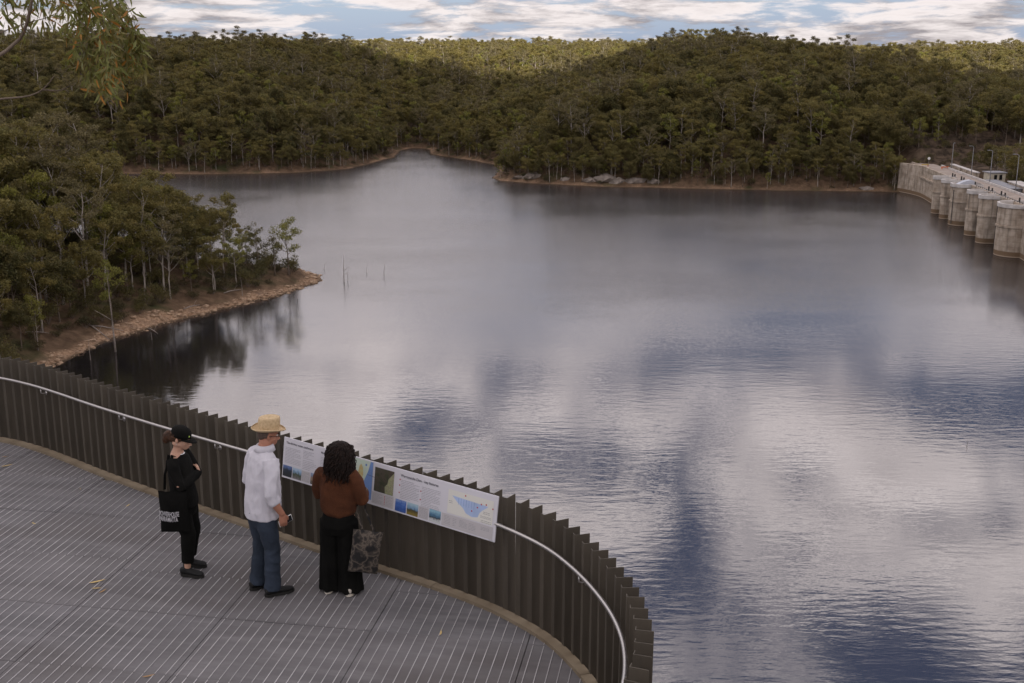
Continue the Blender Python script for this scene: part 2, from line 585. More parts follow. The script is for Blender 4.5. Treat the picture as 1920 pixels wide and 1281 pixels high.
make_ground()
lake = obj('lake', mesh_np('lake', [(-360, -20, 0), (200, -20, 0), (200, 720, 0), (-360, 720, 0)], [(0, 1, 2, 3)], [water_material()]))
tag(lake, 'still grey blue lake reflecting the clouds', 'lake', kind='structure')


def ground_z(x, y):
    return float(terrain(np.array([x]), np.array([y]))[0][0])


def hit(px, py, t0=150, t1=1200):
    """where a line of sight meets the ground"""
    r = ray(px, py)
    t = np.arange(t0, t1, 1.0)
    X, Y, Z = r.x * t, r.y * t, CZ + r.z * t
    h = np.maximum(terrain(X, Y)[0], 0)
    k = np.argmax(Z <= h)
    return Vector((X[k], Y[k], h[k]))


# ---- the cloud that shades the lake and the near hills: an unseen lumpy mass added high up behind the terrace to block the sun
def make_shade_cloud():
    bm = bmesh.new()
    bmesh.ops.create_icosphere(bm, subdivisions=6, radius=1.0)
    alt = 3000.0
    off = SUN * (alt / SUN.z)
    c = Vector((-110, 315, 0)) + off
    rx, ry = 800.0, 548.0
    for v in bm.verts:
        p = v.co.copy()
        n = mnoise.fractal(p * 2.2 + Vector((5, 1, 2)), 1.0, 2.0, 5)
        k = 1 + .10 * n
        lobe = 1 + (.30 * float(sstep(.02, -.10, p.x)) + .16 * float(sstep(.24, .36, p.x)) if p.y > 0 else 0)  # lobes shape the shadow edge so sun reaches only the middle ridge
        v.co = Vector((p.x * rx * k, p.y * ry * k * lobe, p.z * (170 if p.z > 0 else 60) * (1 + .5 * n))) + Vector((c.x, c.y, alt))
    me = bpy.data.meshes.new('cloud'); bm.to_mesh(me); bm.free()
    me.polygons.foreach_set('use_smooth', [True] * len(me.polygons))
    m, N, L, b = nodes_of('shade_cloud')
    df = N.new('ShaderNodeBsdfDiffuse'); df.inputs[0].default_value = (.9, .9, .92, 1)
    tl = N.new('ShaderNodeBsdfTranslucent'); tl.inputs[0].default_value = (.9, .9, .92, 1)
    ms = N.new('ShaderNodeMixShader'); L.new(df.outputs[0], ms.inputs[1]); L.new(tl.outputs[0], ms.inputs[2])
    ms.inputs[0].default_value = .5
    L.new(ms.outputs[0], N['Material Output'].inputs['Surface'])
    me.materials.append(m)
    o = obj('cloud', me)
    tag(o, 'unseen cloud behind the terrace, added to shade the lake and near hills', 'cloud', kind='structure')


make_shade_cloud()

# ================================================================== the dam
AX = Vector((-.131, -.9914, 0)).normalized()       # along the crest, towards the terrace
NX = Vector((-AX.y, AX.x, 0)); NX = NX if NX.x > 0 else -NX   # downstream


def nose(Y):
    return Vector((146.7 + (Y - 409.5) * .1321, Y, 0))


def crest(Y):
    return 13.0 + (409 - Y) * .0212


def concrete(name, c1, c2, streak=True):
    m, N, L, b = nodes_of(name)
    tc = N.new('ShaderNodeTexCoord')

    def noise(scale, sc=1.0, det=5):
        mp = N.new('ShaderNodeMapping'); mp.inputs['Scale'].default_value = scale
        L.new(tc.outputs['Object'], mp.inputs[0])
        n = N.new('ShaderNodeTexNoise'); n.inputs['Scale'].default_value = sc; n.inputs['Detail'].default_value = det
        L.new(mp.outputs[0], n.inputs['Vector']); return n.outputs['Fac']

    def mr(f, a, c, x0=0, x1=1):
        x = N.new('ShaderNodeMapRange'); L.new(f, x.inputs[0])
        for k, v in enumerate((a, c, x0, x1)): x.inputs[1 + k].default_value = v
        return x.outputs[0]

    def mix(f, a, c, mode='MIX'):
        x = N.new('ShaderNodeMix'); x.data_type = 'RGBA'; x.blend_type = mode
        if isinstance(f, float): x.inputs[0].default_value = f
        else: L.new(f, x.inputs[0])
        for k, v in ((6, a), (7, c)):
            if isinstance(v, tuple): x.inputs[k].default_value = (*v, 1)
            else: L.new(v, x.inputs[k])
        return x.outputs[2]
    c = mix(mr(noise((.5, .5, .5)), .35, .65), c1, c2)
    if streak:
        c = mix(mr(noise((1.1, 1.1, .09), 1, 3), .5, .70, 0, .62), c, (.10, .082, .066))       # rain streaks
        sep = N.new('ShaderNodeSeparateXYZ'); L.new(tc.outputs['Object'], sep.inputs[0])
        # lift joints every 1.5 m and formwork panels
        fr = N.new('ShaderNodeMath'); fr.operation = 'FRACT'
        dv = N.new('ShaderNodeMath'); dv.operation = 'DIVIDE'; L.new(sep.outputs['Z'], dv.inputs[0]); dv.inputs[1].default_value = 1.5
        L.new(dv.outputs[0], fr.inputs[0])
        c = mix(mr(fr.outputs[0], .93, .97, 0, .45), c, (.12, .10, .085))
        # tide band left by the falling lake
        c = mix(mr(sep.outputs['Z'], 1.75, 1.55), c, (.20, .135, .085))
        c = mix(mr(sep.outputs['Z'], .5, .35), c, (.40, .32, .24))
        c = mix(mr(sep.outputs['Z'], .18, .1), c, (.09, .06, .04))
    L.new(c, b.inputs['Base Color']); b.inputs['Roughness'].default_value = .9; b.inputs['Specular IOR Level'].default_value = .15
    bp = N.new('ShaderNodeBump'); bp.inputs['Strength'].default_value = .5; bp.inputs['Distance'].default_value = .06
    L.new(noise((2, 2, 2)), bp.inputs['Height']); L.new(bp.outputs[0], b.inputs['Normal'])
    return m


M_CONC = concrete('stained_concrete', (.33, .265, .205), (.53, .45, .37))
M_COPE = concrete('pale_concrete', (.44, .41, .39), (.60, .57, .55), False)
M_ROAD = mat('worn_asphalt_road', (.27, .22, .185), .9, color2=(.36, .30, .26), vscale=.4)
M_STEEL = mat('galvanised_steel', (.32, .32, .33), .5, metal=.4)
M_DARK = mat('dark_iron', (.03, .028, .026), .6)
M_CREAM = mat('cream_render', (.50, .45, .36), .85, var=.15, vscale=1)
M_ROOFG = mat('grey_sheet_roof', (.24, .24, .26), .6, var=.15, vscale=1)
M_GLASS = mat('dark_window_glass', (.015, .016, .018), .15, spec=.5)
M_ORANGE = mat('orange_plastic', (.55, .14, .04), .6)
M_WHITEP = mat('white_paint', (.75, .75, .74), .6)
M_YEL = mat('faded_yellow_paint', (.50, .36, .12), .7)


def along(Y, off, z):
    p = nose(Y) + NX * off
    return Vector((p.x, p.y, z))


def strip(mb, Y0, Y1, o0, o1, zb, zt, n=24, m=0):
    """a sloping block along the crest; zb and zt are functions of Y"""
    V = []
    for i in range(n + 1):
        Y = Y0 + (Y1 - Y0) * i / n
        V += [along(Y, o0, zb(Y)), along(Y, o1, zb(Y)), along(Y, o1, zt(Y)), along(Y, o0, zt(Y))]
    F = []
    for i in range(n):
        a = 4 * i; b = a + 4
        F += [(a, a + 1, b + 1, b), (a + 1, a + 2, b + 2, b + 1), (a + 2, a + 3, b + 3, b + 2), (a + 3, a, b, b + 3)]
    F += [(3, 2, 1, 0), (4 * n, 4 * n + 1, 4 * n + 2, 4 * n + 3)]
    mb.add(V, F, m)
    return mb


dam = empty('dam', along(400, 9, 0))
tag(dam, 'long weathered concrete dam wall with rounded piers standing in the lake', 'dam')


def keep(o, parent):
    o.parent = parent
    o.matrix_parent_inverse = Matrix.Translation(-Vector(parent.location))
    return o


mb = MB(); strip(mb, 474, 285, 5.5, 14.4, lambda Y: -3, lambda Y: crest(Y) - .95)
body = keep(mb.build('wall', M_CONC), dam)
mb = MB()                                       # abutment curving into the bank
arc = [along(470 - 22 * t, 5.5 - 6.0 * (1 - t) ** 2.2, 0) for t in np.linspace(0, 1, 10)]
for a_, b_ in zip(arc[:-1], arc[1:]):
    q_ = [(a_.x, a_.y), (b_.x, b_.y), (b_.x + NX.x * 1.6, b_.y + NX.y * 1.6), (a_.x + NX.x * 1.6, a_.y + NX.y * 1.6)]
    mb.prism(q_, -3, crest((a_.y + b_.y) / 2) - .12)
keep(mb.build('abutment', M_CONC), dam)
mb = MB(); strip(mb, 476, 285, 5.25, 5.85, lambda Y: crest(Y) - 1.5, lambda Y: crest(Y) - .1)
keep(mb.build('parapet', M_CONC), dam)
mb = MB(); strip(mb, 464, 285, 14.1, 14.6, lambda Y: crest(Y) - 1.5, lambda Y: crest(Y) - .25)
keep(mb.build('parapet', M_COPE), dam)
mb = MB(); strip(mb, 474, 412, 4.7, 5.5, lambda Y: crest(Y) * .62, lambda Y: crest(Y) * .62 + .55)
keep(mb.build('ledge', M_CONC), dam)
mb = MB(); strip(mb, 482, 285, 6.0, 14.05, lambda Y: crest(Y) - 1.3, lambda Y: crest(Y) - .9)
tag(mb.build('road', M_ROAD), 'narrow road along the top of the dam', 'road', kind='structure')
SPX = [(409.5, 2.1, 1.0), (396.7, 2.1, 1.0), (383.2, 4.0, 1.0), (361.4, 2.5, 1.0), (347.3, 2.5, 1.0), (326.5, 5.2, 1.0)]
for (Y, r, k) in SPX:
    zc = crest(Y)
    base = nose(Y)

    def foot(grow, length, n=18):
        P = []
        for i in range(n + 1):
            a = math.pi * i / n
            # from +AX side round the nose (-NX) to the -AX side
            d = AX * math.cos(a) - NX * math.sin(a)
            q = base + NX * r + d * (r + grow)
            P.append((q.x, q.y))
        for s in (-1, 1):
            q = base + NX * (r + length) + AX * (s * (r + grow))
            P.append((q.x, q.y))
        ar = sum(P[i][0] * P[(i + 1) % len(P)][1] - P[(i + 1) % len(P)][0] * P[i][1] for i in range(len(P)))
        return P if ar > 0 else P[::-1]
    L_ = 5.45 - 0 * r
    mb = MB()
    mb.prism(foot(0, L_), -3, zc - 1.0)
    pier = keep(mb.build('pier', M_CONC), dam)
    mb = MB(); mb.prism(foot(.28, L_ - .05), zc * .56, zc * .56 + .5)
    o = mb.build('ledge', M_CONC); o.parent = pier
    # coping ring with an open platform inside
    mb = MB()
    outer, inner = foot(.3, 5.0), foot(-.25, 5.0)
    n = len(outer)
    z0, z1 = zc - 1.0, zc + .05
    V = [(x, y, z0) for x, y in outer] + [(x, y, z1) for x, y in outer] + [(x, y, z1) for x, y in inner] + [(x, y, z0) for x, y in inner]
    F = []
    for i in range(n):
        j = (i + 1) % n
        F += [(i, j, n + j, n + i), (n + i, n + j, 2 * n + j, 2 * n + i), (2 * n + i, 2 * n + j, 3 * n + j, 3 * n + i), (i, 3 * n + i, 3 * n + j, j)]
    mb.add(V, F)
    o = mb.build('parapet', M_COPE); o.parent = pier
    # posts along the platform's back edge
    for s in (-.8, .8):
        mb = MB(); p = base + NX * 6.6 + AX * (s * r)
        mb.box((p.x, p.y, zc + .3), (.35, .35, 1.3))
        o = mb.build('post', M_DARK); o.parent = pier
# steel gates set back between the piers
for (Y0, r0, _), (Y1, r1, _) in zip(SPX[:-1], SPX[1:]):
    mb = MB(); strip(mb, Y0 - r0 * 1.02 + .0, Y1 + r1 * 1.02, 4.6, 5.3, lambda Y: -2, lambda Y: crest(Y) - 2.4, 4)
    gate = keep(mb.build('gate', M_DARK), dam)
# thin dark bar drawn for the upright slot line on the wide pier
mb = MB(); p = nose(383.2) - NX * -.35 + AX * 2.4
mb.box((p.x, p.y, 6.2), (.22, .22, 11.0), rz=.13)
keep(mb.build('slot_bar', mat('dark_bar', (.09, .08, .07), .8)), dam)
for Y0, Y1 in ((375, 345), (345, 300)):
    mb = MB()
    for Y in np.arange(Y1, Y0, 2.4):
        p = along(Y, 5.5, crest(Y) + .1); mb.box(p, (.12, .12, .5))
    strip(mb, Y0, Y1, 5.45, 5.55, lambda Y: crest(Y) + .28, lambda Y: crest(Y) + .36, 8)
    keep(mb.build('railing', M_DARK), dam)
# pale rounded cover on the wide pier
root = empty('hoist_cover', along(383, 4.2, crest(383) - .95))
mb = MB()
P = [(-2.6, 0), (2.6, 0), (2.6, 1.9), (1.4, 2.15), (-.2, 1.9), (-1.6, 1.3), (-2.6, .7)]
V = [(a, -1.2, h) for a, h in P] + [(a, 1.2, h) for a, h in P]; n = len(P)
mb.add(V, [tuple(range(n)), tuple(range(2 * n - 1, n - 1, -1))] + [(i, n + i, n + (i + 1) % n, (i + 1) % n) for i in range(n)])
mb.build('housing', mat('pale_blue_grey_paint', (.47, .49, .55), .5), root)
mb = MB(); mb.box((0, 0, .05), (5.5, 2.7, .12)); mb.build('base', M_COPE, root)
tag(root, 'pale grey machine cover with sloping top on the widest dam pier', 'machine cover')

# street lamps along the crest
for k, (Y, hh, arm, where) in enumerate(((450, 10.4, 0.3, 'by the rock cutting at the far end of the dam'), (420, 11.2, -1.0, 'beside the old concrete wall'),
                                         (395, 11.4, -1.1, 'in front of the cream hut'), (365, 12.2, -1.2, 'beside the grey sheet roof sheds'))):
    z = crest(Y) - 1.4
    b0 = along(Y, 14.95, z)
    root = empty('street_lamp', b0)
    mb = MB()
    mb.tube([(0, 0, 0), (0, 0, hh * .55), (0, 0, hh - .8), (0, 0, hh - .3), (arm * .35, 0, hh), (arm, 0, hh + .05)], [.17, .13, .09, .08, .07, .06], 8)
    mb.build('pole', M_STEEL, root, True)
    mb = MB(); mb.box((arm * 1.25, 0, hh + .05), (abs(arm) * .5 + .3, .3, .16)); mb.build('lamp_head', M_STEEL, root)
    mb = MB(); mb.box((0, 0, .12), (.5, .5, .3)); mb.build('base', M_COPE, root)
    tag(root, 'tall thin grey street lamp ' + where, 'street lamp', 'street lamps along the dam')

# cream hut with two dark windows
gz = 7.0
hp = along(407, 19.5, gz)
root = empty('guard_hut', hp, .13)
hh = crest(407) - .9 - gz
mb = MB(); mb.box((0, 0, (hh - .8) / 2), (5.6, 5.0, hh - .8)); mb.build('plinth', M_CONC, root)
mb = MB(); mb.box((0, 0, hh + .9), (5.4, 4.6, 3.4)); wall = mb.build('wall', M_CREAM, root)
for s in (-.95, .95):
    mb = MB(); mb.box((s, -2.32, hh + 1.2), (1.1, .08, 1.7)); w = mb.build('window', M_GLASS, root)
    mb = MB()
    for q in (-.6, .6): mb.box((s + q, -2.36, hh + 1.2), (.1, .1, 1.9))
    for q in (-.92, .92): mb.box((s, -2.35, hh + 1.2 + q), (1.08, .1, .1))
    o = mb.build('frame', M_CREAM, w)
mb = MB(); mb.box((0, 0, hh + 2.75), (6.3, 5.4, .3)); mb.build('roof', M_ROOFG, root)
tag(root, 'small cream hut with two dark windows beside the dam road', 'hut')

# low grey sheds downstream of the parapet
for Y0, Y1, o0, o1, zt, mt, lab in ((402, 372, 15.4, 18.8, 1.0, M_ROOFG, 'long low grey sheet metal shed beyond the dam parapet'),
                                    (388, 366, 19.0, 22.6, 1.9, M_COPE, 'low shed with pale flat roof behind the grey shed')):
    c = along((Y0 + Y1) / 2, (o0 + o1) / 2, 7)
    root = empty('shed', c)
    mb = MB(); strip(mb, Y0, Y1, o0, o1, lambda Y: 6.0, lambda Y: crest(Y) - 1.6 + zt, 6); keep(mb.build('wall', M_ROOFG if mt is M_ROOFG else M_CONC), root)
    mb = MB(); strip(mb, Y0 + .4, Y1 - .4, o0 - .3, o1 + .3, lambda Y: crest(Y) - 1.58 + zt, lambda Y: crest(Y) - 1.3 + zt, 6); keep(mb.build('roof', mt), root)
    tag(root, lab, 'shed')
root = empty('concrete_wall', along(438, 17, 7))
mb = MB(); strip(mb, 456, 418, 16.0, 17.2, lambda Y: 6, lambda Y: crest(Y) + .5, 8); keep(mb.build('wall', M_CONC), root)
mb = MB(); strip(mb, 456.2, 417.8, 15.8, 17.4, lambda Y: crest(Y) + .502, lambda Y: crest(Y) + .8, 8); keep(mb.build('coping', M_COPE), root)
for Y in (424, 431, 439, 447):
    mb = MB(); mb.box(along(Y, 15.9, crest(Y) - 2.5), (.5, .6, 6.2), rz=.13); keep(mb.build('buttress', M_CONC), root)
tag(root, 'old stained concrete wall with buttresses beside the dam road', 'wall')
for Y, off, lab in ((452, 13.0, 'orange road barrier beside the dam road by the lamp'), (463, 8.0, 'low yellow and orange barrier lying across the far end of the dam road')):
    p = along(Y, off, crest(Y) - .9)
    root = empty('road_barrier', p, .3)
    mb = MB(); mb.box((0, 0, .75), (3.4, .14, .42)); mb.build('board', M_ORANGE if Y < 460 else M_YEL, root)
    for s in (-1.3, 1.3):
        mb = MB(); mb.box((s, 0, .27), (.16, .6, .54), taper=.5); mb.build('leg', M_ORANGE, root)
    tag(root, lab, 'barrier')
p = along(462, 9.0, crest(462) - .9)
root = empty('round_sign', p)
mb = MB(); mb.tube([(0, 0, 0), (0, 0, 3.2)], .05, 6); mb.build('post', M_STEEL, root)
mb = MB(); mb.tube([(0, -.09, 3.2), (0, -.055, 3.2)], .55, 16); mb.build('disc', M_WHITEP, root)
tag(root, 'round white road sign on a thin post at the end of the dam road', 'sign')

# ================================================================== vegetation
def leaf_cards(C, size, droop=.5, aspect=.42):
    """C (n,3) centres -> quads (kite shaped leaf sprays)"""
    n = len(C)
    d = rng.normal(size=(n, 3)); d[:, 2] -= droop
    d /= np.linalg.norm(d, axis=1)[:, None]
    s = np.cross(d, rng.normal(size=(n, 3))); s /= np.linalg.norm(s, axis=1)[:, None] + 1e-9
    l = size * rng.uniform(.6, 1.35, n)[:, None]
    w = l * aspect * rng.uniform(.7, 1.3, n)[:, None]
    V = np.stack([C - d * l * .5, C + s * w * .5 - d * l * .05, C + d * l * .5, C - s * w * .5 - d * l * .05], 1).reshape(-1, 3)
    F = np.arange(4 * n).reshape(-1, 4)
    return V, F


def gum(seed, H, spread, crown_base, limbs, cards, leaf, clump, bark, fol, lean=0.0, flat=.5, loose=.28, twigs=True, trunk_r=None):
    """tapered trunk, ascending limbs, foliage in domed clumps at the branch ends"""
    rs = random.Random(seed)
    mb = MB(); tips = []
    r0 = trunk_r or H * .0135
    la = rs.uniform(0, 6.28)
    pts, rad = [], []
    top = H * .86
    wob = [rs.uniform(-1, 1) for _ in range(8)]
    for i in range(9):
        t = i / 8
        z = top * t
        off = lean * H * t * t
        pts.append(Vector((math.cos(la) * off + .02 * H * wob[i % 8] * t, math.sin(la) * off + .02 * H * wob[(i + 3) % 8] * t, z)))
        rad.append(r0 * (1.25 if i == 0 else 1) * (1 - .82 * t))
    mb.tube(pts, rad, 6)

    def on(t):
        k = min(int(t * 8), 7); f = t * 8 - k
        return pts[k].lerp(pts[k + 1], f), rad[k] * (1 - f) + rad[k + 1] * f
    tips.append((pts[-1] + Vector((0, 0, H * .03)), 1.0))
    for b in range(limbs):
        t = crown_base + (1 - crown_base) * ((b + rs.uniform(0, .7)) / limbs) * .93
        p, r = on(t)
        a = b * 2.4 + rs.uniform(-.6, .6)
        reach = spread * rs.uniform(.65, 1.1) * (1.0 - .45 * max(0, (t - .55) / .45))
        rise = reach * rs.uniform(.45, 1.15)
        d = Vector((math.cos(a), math.sin(a), 0))
        q1 = p + d * reach * .35 + Vector((0, 0, rise * .28))
        q2 = p + d * reach * .72 + Vector((rs.uniform(-.3, .3), rs.uniform(-.3, .3), rise * .68))
        q3 = p + d * reach + Vector((rs.uniform(-.5, .5), rs.uniform(-.5, .5), min(rise, H - p.z)))
        mb.tube([p, q1, q2, q3], [r * .62, r * .48, r * .3, r * .12], 5)
        tips.append((q3, rs.uniform(.8, 1.1)))
        for s in range(rs.choice((2, 3, 3))):
            q = q1.lerp(q2, rs.random()) if s else q2
            a2 = a + rs.uniform(-1.3, 1.3)
            e = q + Vector((math.cos(a2), math.sin(a2), 0)) * reach * rs.uniform(.25, .55) + Vector((0, 0, rise * rs.uniform(.2, .6)))
            mb.tube([q, q.lerp(e, .5) + Vector((0, 0, .12)), e], [r * .26, r * .17, r * .07], 4)
            tips.append((e, rs.uniform(.6, 1.0)))
        if twigs and rs.random() < .3:                     # bare dead twigs
            q = q1; e = q + Vector((math.cos(a + 2), math.sin(a + 2), .2)) * reach * .6
            mb.tube([q, e], [r * .2, r * .04], 4)
    C = []
    tot = sum(k * k for _, k in tips)
    for p, k in tips:
        n = max(8, int(cards * k * k / tot))
        u = rng.normal(size=(n, 3)); u /= np.linalg.norm(u, axis=1)[:, None]
        rr = rng.uniform(.25, 1, n) ** .45
        lump = 1 + .35 * np.sin(u[:, 0] * 3 + p.x * 7) * np.cos(u[:, 1] * 4 + p.y * 5)
        q = u * (rr * lump)[:, None] * np.array([clump, clump, clump * flat]) * k
        q[:, 2] = np.where(q[:, 2] < 0, q[:, 2] * .65, q[:, 2])
        C.append(q + np.array(p))
    # loose sprays along the limbs, so that the clumps run into each other
    n = int(cards * loose); T = np.array([tuple(p) for p, k in tips]); pk = rng.integers(0, len(T), n)
    axis_pt = np.stack([np.interp(T[pk][:, 2] * .8, [q.z for q in pts], [q[a] for q in pts]) for a in range(3)], 1)
    f = rng.uniform(.35, 1.0, n)[:, None]
    C.append(axis_pt + (T[pk] - axis_pt) * f + rng.normal(size=(n, 3)) * np.array([.75, .75, .6]) * clump * .6)
    V, F = leaf_cards(np.concatenate(C), leaf)
    name = 'crown'
    cm = mesh_np(name, V, F, [fol])
    tm = bpy.data.meshes.new('trunk'); tm.from_pydata(mb.v, [], mb.f); tm.materials.append(bark)
    tm.polygons.foreach_set('use_smooth', [True] * len(tm.polygons)); tm.update()
    return tm, cm, H


def bush(seed, H, rad, cards, leaf, fol):
    rs = random.Random(seed)
    mb = MB(); C = []
    for k in range(9):
        a = k * 2.4; d = Vector((math.cos(a), math.sin(a), 0)) * rad * rs.uniform(.2, .85)
        e = d + Vector((0, 0, H * rs.uniform(.45, .9)))
        mb.tube([(d.x * .1, d.y * .1, 0), (d.x * .6, d.y * .6, e.z * .5), tuple(e)], [.05, .035, .012], 4)
        n = cards // 9
        u = rng.normal(size=(n, 3)); u /= np.linalg.norm(u, axis=1)[:, None]
        C.append(u * (rng.uniform(.2, 1, n) ** .5)[:, None] * np.array([rad * .5, rad * .5, H * .28]) + np.array(e))
    V, F = leaf_cards(np.concatenate(C), leaf, .1)
    V[:, 2] = np.maximum(V[:, 2], .02)
    cm = mesh_np('crown', V, F, [fol])
    tm = bpy.data.meshes.new('stems'); tm.from_pydata(mb.v, [], mb.f); tm.materials.append(M_BARK2); tm.update()
    return tm, cm, H


PROTO = [
    gum(1, 20, 5.2, .42, 11, 4600, .52, 1.55, M_BARK, M_GUM, .02, .8),           # 0 open spreading gum
    gum(2, 22, 4.2, .52, 9, 3100, .50, 1.35, M_BARK, M_GUM, .05, .6, .1),             # 1 tall, high crown
    gum(3, 17, 4.8, .36, 13, 6200, .52, 1.75, M_BARK2, M_GUM2, .02, .95),          # 2 dense dark
    gum(4, 14, 4.2, .30, 13, 5600, .50, 1.65, M_BARK2, M_GUM2, .03, .95),           # 3 round
    gum(5, 13, 2.8, .38, 9, 2000, .38, 1.05, M_BARK2, M_GUM3, .03, .8, .08),           # 4 young fresh
    gum(6, 23, 5.6, .48, 9, 2700, .48, 1.4, M_BARK, M_GUM4, .04, .55, .08),            # 5 large, sparse, white limbs
    gum(7, 12, 2.2, .45, 7, 1000, .36, .9, M_BARK2, M_GUM2, .06, .7, .08),             # 6 thin pole
    gum(8, 18, 3.6, .40, 9, 2700, .46, 1.25, M_BARK, M_GUM3, .04, .75, .1),           # 7 yellow green, upright
    gum(9, 25, 5.0, .58, 8, 2600, .50, 1.5, M_BARK, M_GUM4, .03, .5, .1),             # 8 emergent giant
    gum(10, 16, 5.0, .38, 11, 3600, .48, 1.45, M_BARK2, M_GUM, .10, .6),            # 9 leaning, uneven
]
BUSH = [bush(21, 2.6, 2.0, 700, .34, M_BUSH), bush(22, 1.6, 1.5, 450, .3, M_BUSH), bush(23, 4.2, 2.2, 900, .36, M_GUM2)]
LOOK = ['spreading olive gum tree', 'tall high crowned gum tree', 'dense dark gum tree', 'rounded leafy gum tree', 'young bright green gum tree', 'sparse white limbed gum tree',
        'thin pole gum tree', 'upright yellow green gum tree', 'giant grey green gum tree', 'leaning olive gum tree']

# ---------------- scatter
PLACED = []      # (x, y, z, proto, scale, rot, where)


def scatter(x0, x1, y0, y1, spacing, keepf, probs, srange, where, mind=5.0):
    nx = int((x1 - x0) / spacing); ny = int((y1 - y0) / spacing)
    gx, gy = np.meshgrid(np.arange(nx), np.arange(ny))
    x = x0 + (gx.ravel() + rng.uniform(0, 1, gx.size)) * spacing
    y = y0 + (gy.ravel() + rng.uniform(0, 1, gx.size)) * spacing
    h, d, be = terrain(x, y)
    ok = (d > mind) & (np.abs(x) < .50 * y + 25) & ((be < .25) | ((y > 486) & (rng.random(len(x)) < .8))) & keepf(x, y, h, d)
    x, y, h, d = x[ok], y[ok], h[ok], d[ok]
    k = rng.choice(len(probs), len(x), p=np.array(probs) / sum(probs))
    s = rng.uniform(*srange, len(x)) * (.62 + .38 * sstep(4, 26, d))
    if 'point' in where: s = s * (1 + .40 * sstep(-76, -118, x))
    r = rng.uniform(0, 6.28, len(x))
    for i in range(len(x)): PLACED.append((x[i], y[i], h[i] - .15, int(k[i]), s[i], r[i], where))


def on_point(x, y, h, d): return (y < 375) & (y > 196) & (x < -48) & (h < 60)


def downstream(x, y): return (x > 150 + (y - 433) * .135) & (y < 470)


scatter(-230, -46, 196, 372, 6.1, on_point, [2.4, 4.5, .7, .6, 2.4, 1.5, 3.0, 4.8, .7, 1.2], (.74, 1.14), 'on the wooded point')
scatter(-400, 420, 470, 640, 6.0, lambda x, y, h, d: ~downstream(x, y), [1.8, 1.3, 4.6, 4.2, .6, .8, .8, 1.6, .3, 1.8], (.62, 1.15), 'on the far lakeside hill', 3.0)
scatter(-520, 520, 640, 900, 7.4, lambda x, y, h, d: ~downstream(x, y), [2.2, 1.5, 4.2, 3.6, .5, 1.0, 0, 1.6, .5, 1.6], (.66, 1.15), 'on the far lakeside hill')
scatter(-620, 620, 900, 1330, 9.0, lambda x, y, h, d: d > 0, [3, 3, 2.2, 2, .3, 2, 0, 2, .6, 2], (.7, 1.15), 'on the sunlit ridge')
scatter(-340, 165, 466, 690, 4.4, lambda x, y, h, d: (d < 15) & ~downstream(x, y), [1.5, 3, 1.5, 1, .3, 1.5, 4, 2, 0, 1.5], (.6, 1.05), 'on the far lakeside hill', 1.8)
scatter(168, 260, 330, 462, 7.0, lambda x, y, h, d: x > 146.7 + (y - 409.5) * .132 + 27, [2, 2, 3, 2, .5, 1, 0, 2, 0, 2], (.6, .95), 'below the dam')

# placed by hand: the trees that stand out on the point
HAND = [((541, 516), 4, 14.8 / 13, .4, 'slender many branched tree alone at the rocky tip of the wooded point'),
        ((486, 512), 6, 1.12, 1.0, 'thin dark gum next to the lone tree near the tip of the point'),
        ((516, 518), 6, .95, 2.2, 'short thin gum standing between the lone tip tree and the thicket'),
        ((308, 548), 5, .86, 2.0, 'white trunked gum with bare forked limbs above the rocky shore of the point'),
        ((118, 500), 5, 1.12, 4.0, 'huge pale limbed gum towering over the wooded point'),
        ((352, 520), 1, .82, 3.0, 'pale straight gum behind the white trunked gum'),
        ((420, 520), 1, .80, 1.0, 'slim white stemmed gum in the thinning end of the thicket'),
        ((398, 505), 0, .78, 5.0, 'broad topped gum with white stem rising over the water behind'),
        ((211, 612), 4, 1.05, 2.0, 'bright green young tree with bare thin trunk near the shore'),
        ((112, 605), 3, .95, 1.0, 'round yellow green tree in front of the thicket'),
        ((30, 610), 2, .95, 1.0, 'dark round tree above the fence at the end of the shore')]
hand = []
for (px, k, s, r, lab) in HAND:
    p = hit(*px)
    hand.append((p.x, p.y, p.z - .12, k, s, r, lab))
HX = np.array([(p[0], p[1]) for p in hand])
PLACED = [p for p in PLACED if np.min((HX[:, 0] - p[0]) ** 2 + (HX[:, 1] - p[1]) ** 2) > 12]
# keep the thin end of the point airy
PLACED = [p for p in PLACED if not (p[6] == 'on the wooded point' and p[1] > 255 and (p[0] > -60 or (p[0] > -68 and random.random() < .6)))]
PLACED.sort(key=lambda p: -(PROTO[p[3]][2] * p[4]) / math.hypot(p[0], p[1]))
vis = [p for p in PLACED if abs(p[0]) < .445 * p[1] and p[6] != 'below the dam']
NEAR = vis[:286]
ids = set(id(p) for p in NEAR)
REST = [p for p in PLACED if id(p) not in ids]
FIRST = {}


def plant(x, y, z, k, s, r, label, group):
    root = empty('gum_tree', (x, y, z), r)
    root.scale = (s, s, s)
    t = obj('trunk', PROTO[k][0], root); c = obj('crown', PROTO[k][1], root)
    FIRST.setdefault(k, (t, c))
    tag(root, label, 'tree', group)
    return root


for (x, y, z, k, s, r, lab) in hand: plant(x, y, z, k, s, r, lab, 'gum trees around the lake')


def spot(x, y, where):
    d = float(sdist(np.array([x]), np.array([y]))[0])
    edge = 'at the water edge' if d < 9 else ('just behind the shore' if d < 22 else 'uphill')
    if 'point' in where:
        part = 'near the tip of the point' if x > -70 else ('halfway along the point' if x > -100 else 'on the inland point')
        if d >= 22: edge = 'in the thicket'
    elif x < -95: part = 'across the inlet'
    elif x < -50: part = 'on the inlet spur'
    elif x < -4: part = 'at the head of the inlet'
    elif x < 28: part = 'on the headland'
    elif x < 80: part = 'above the sandstone ledges'
    elif x < 125: part = 'between the ledges and the dam'
    else: part = 'beside the dam end'
    return edge + ' ' + part


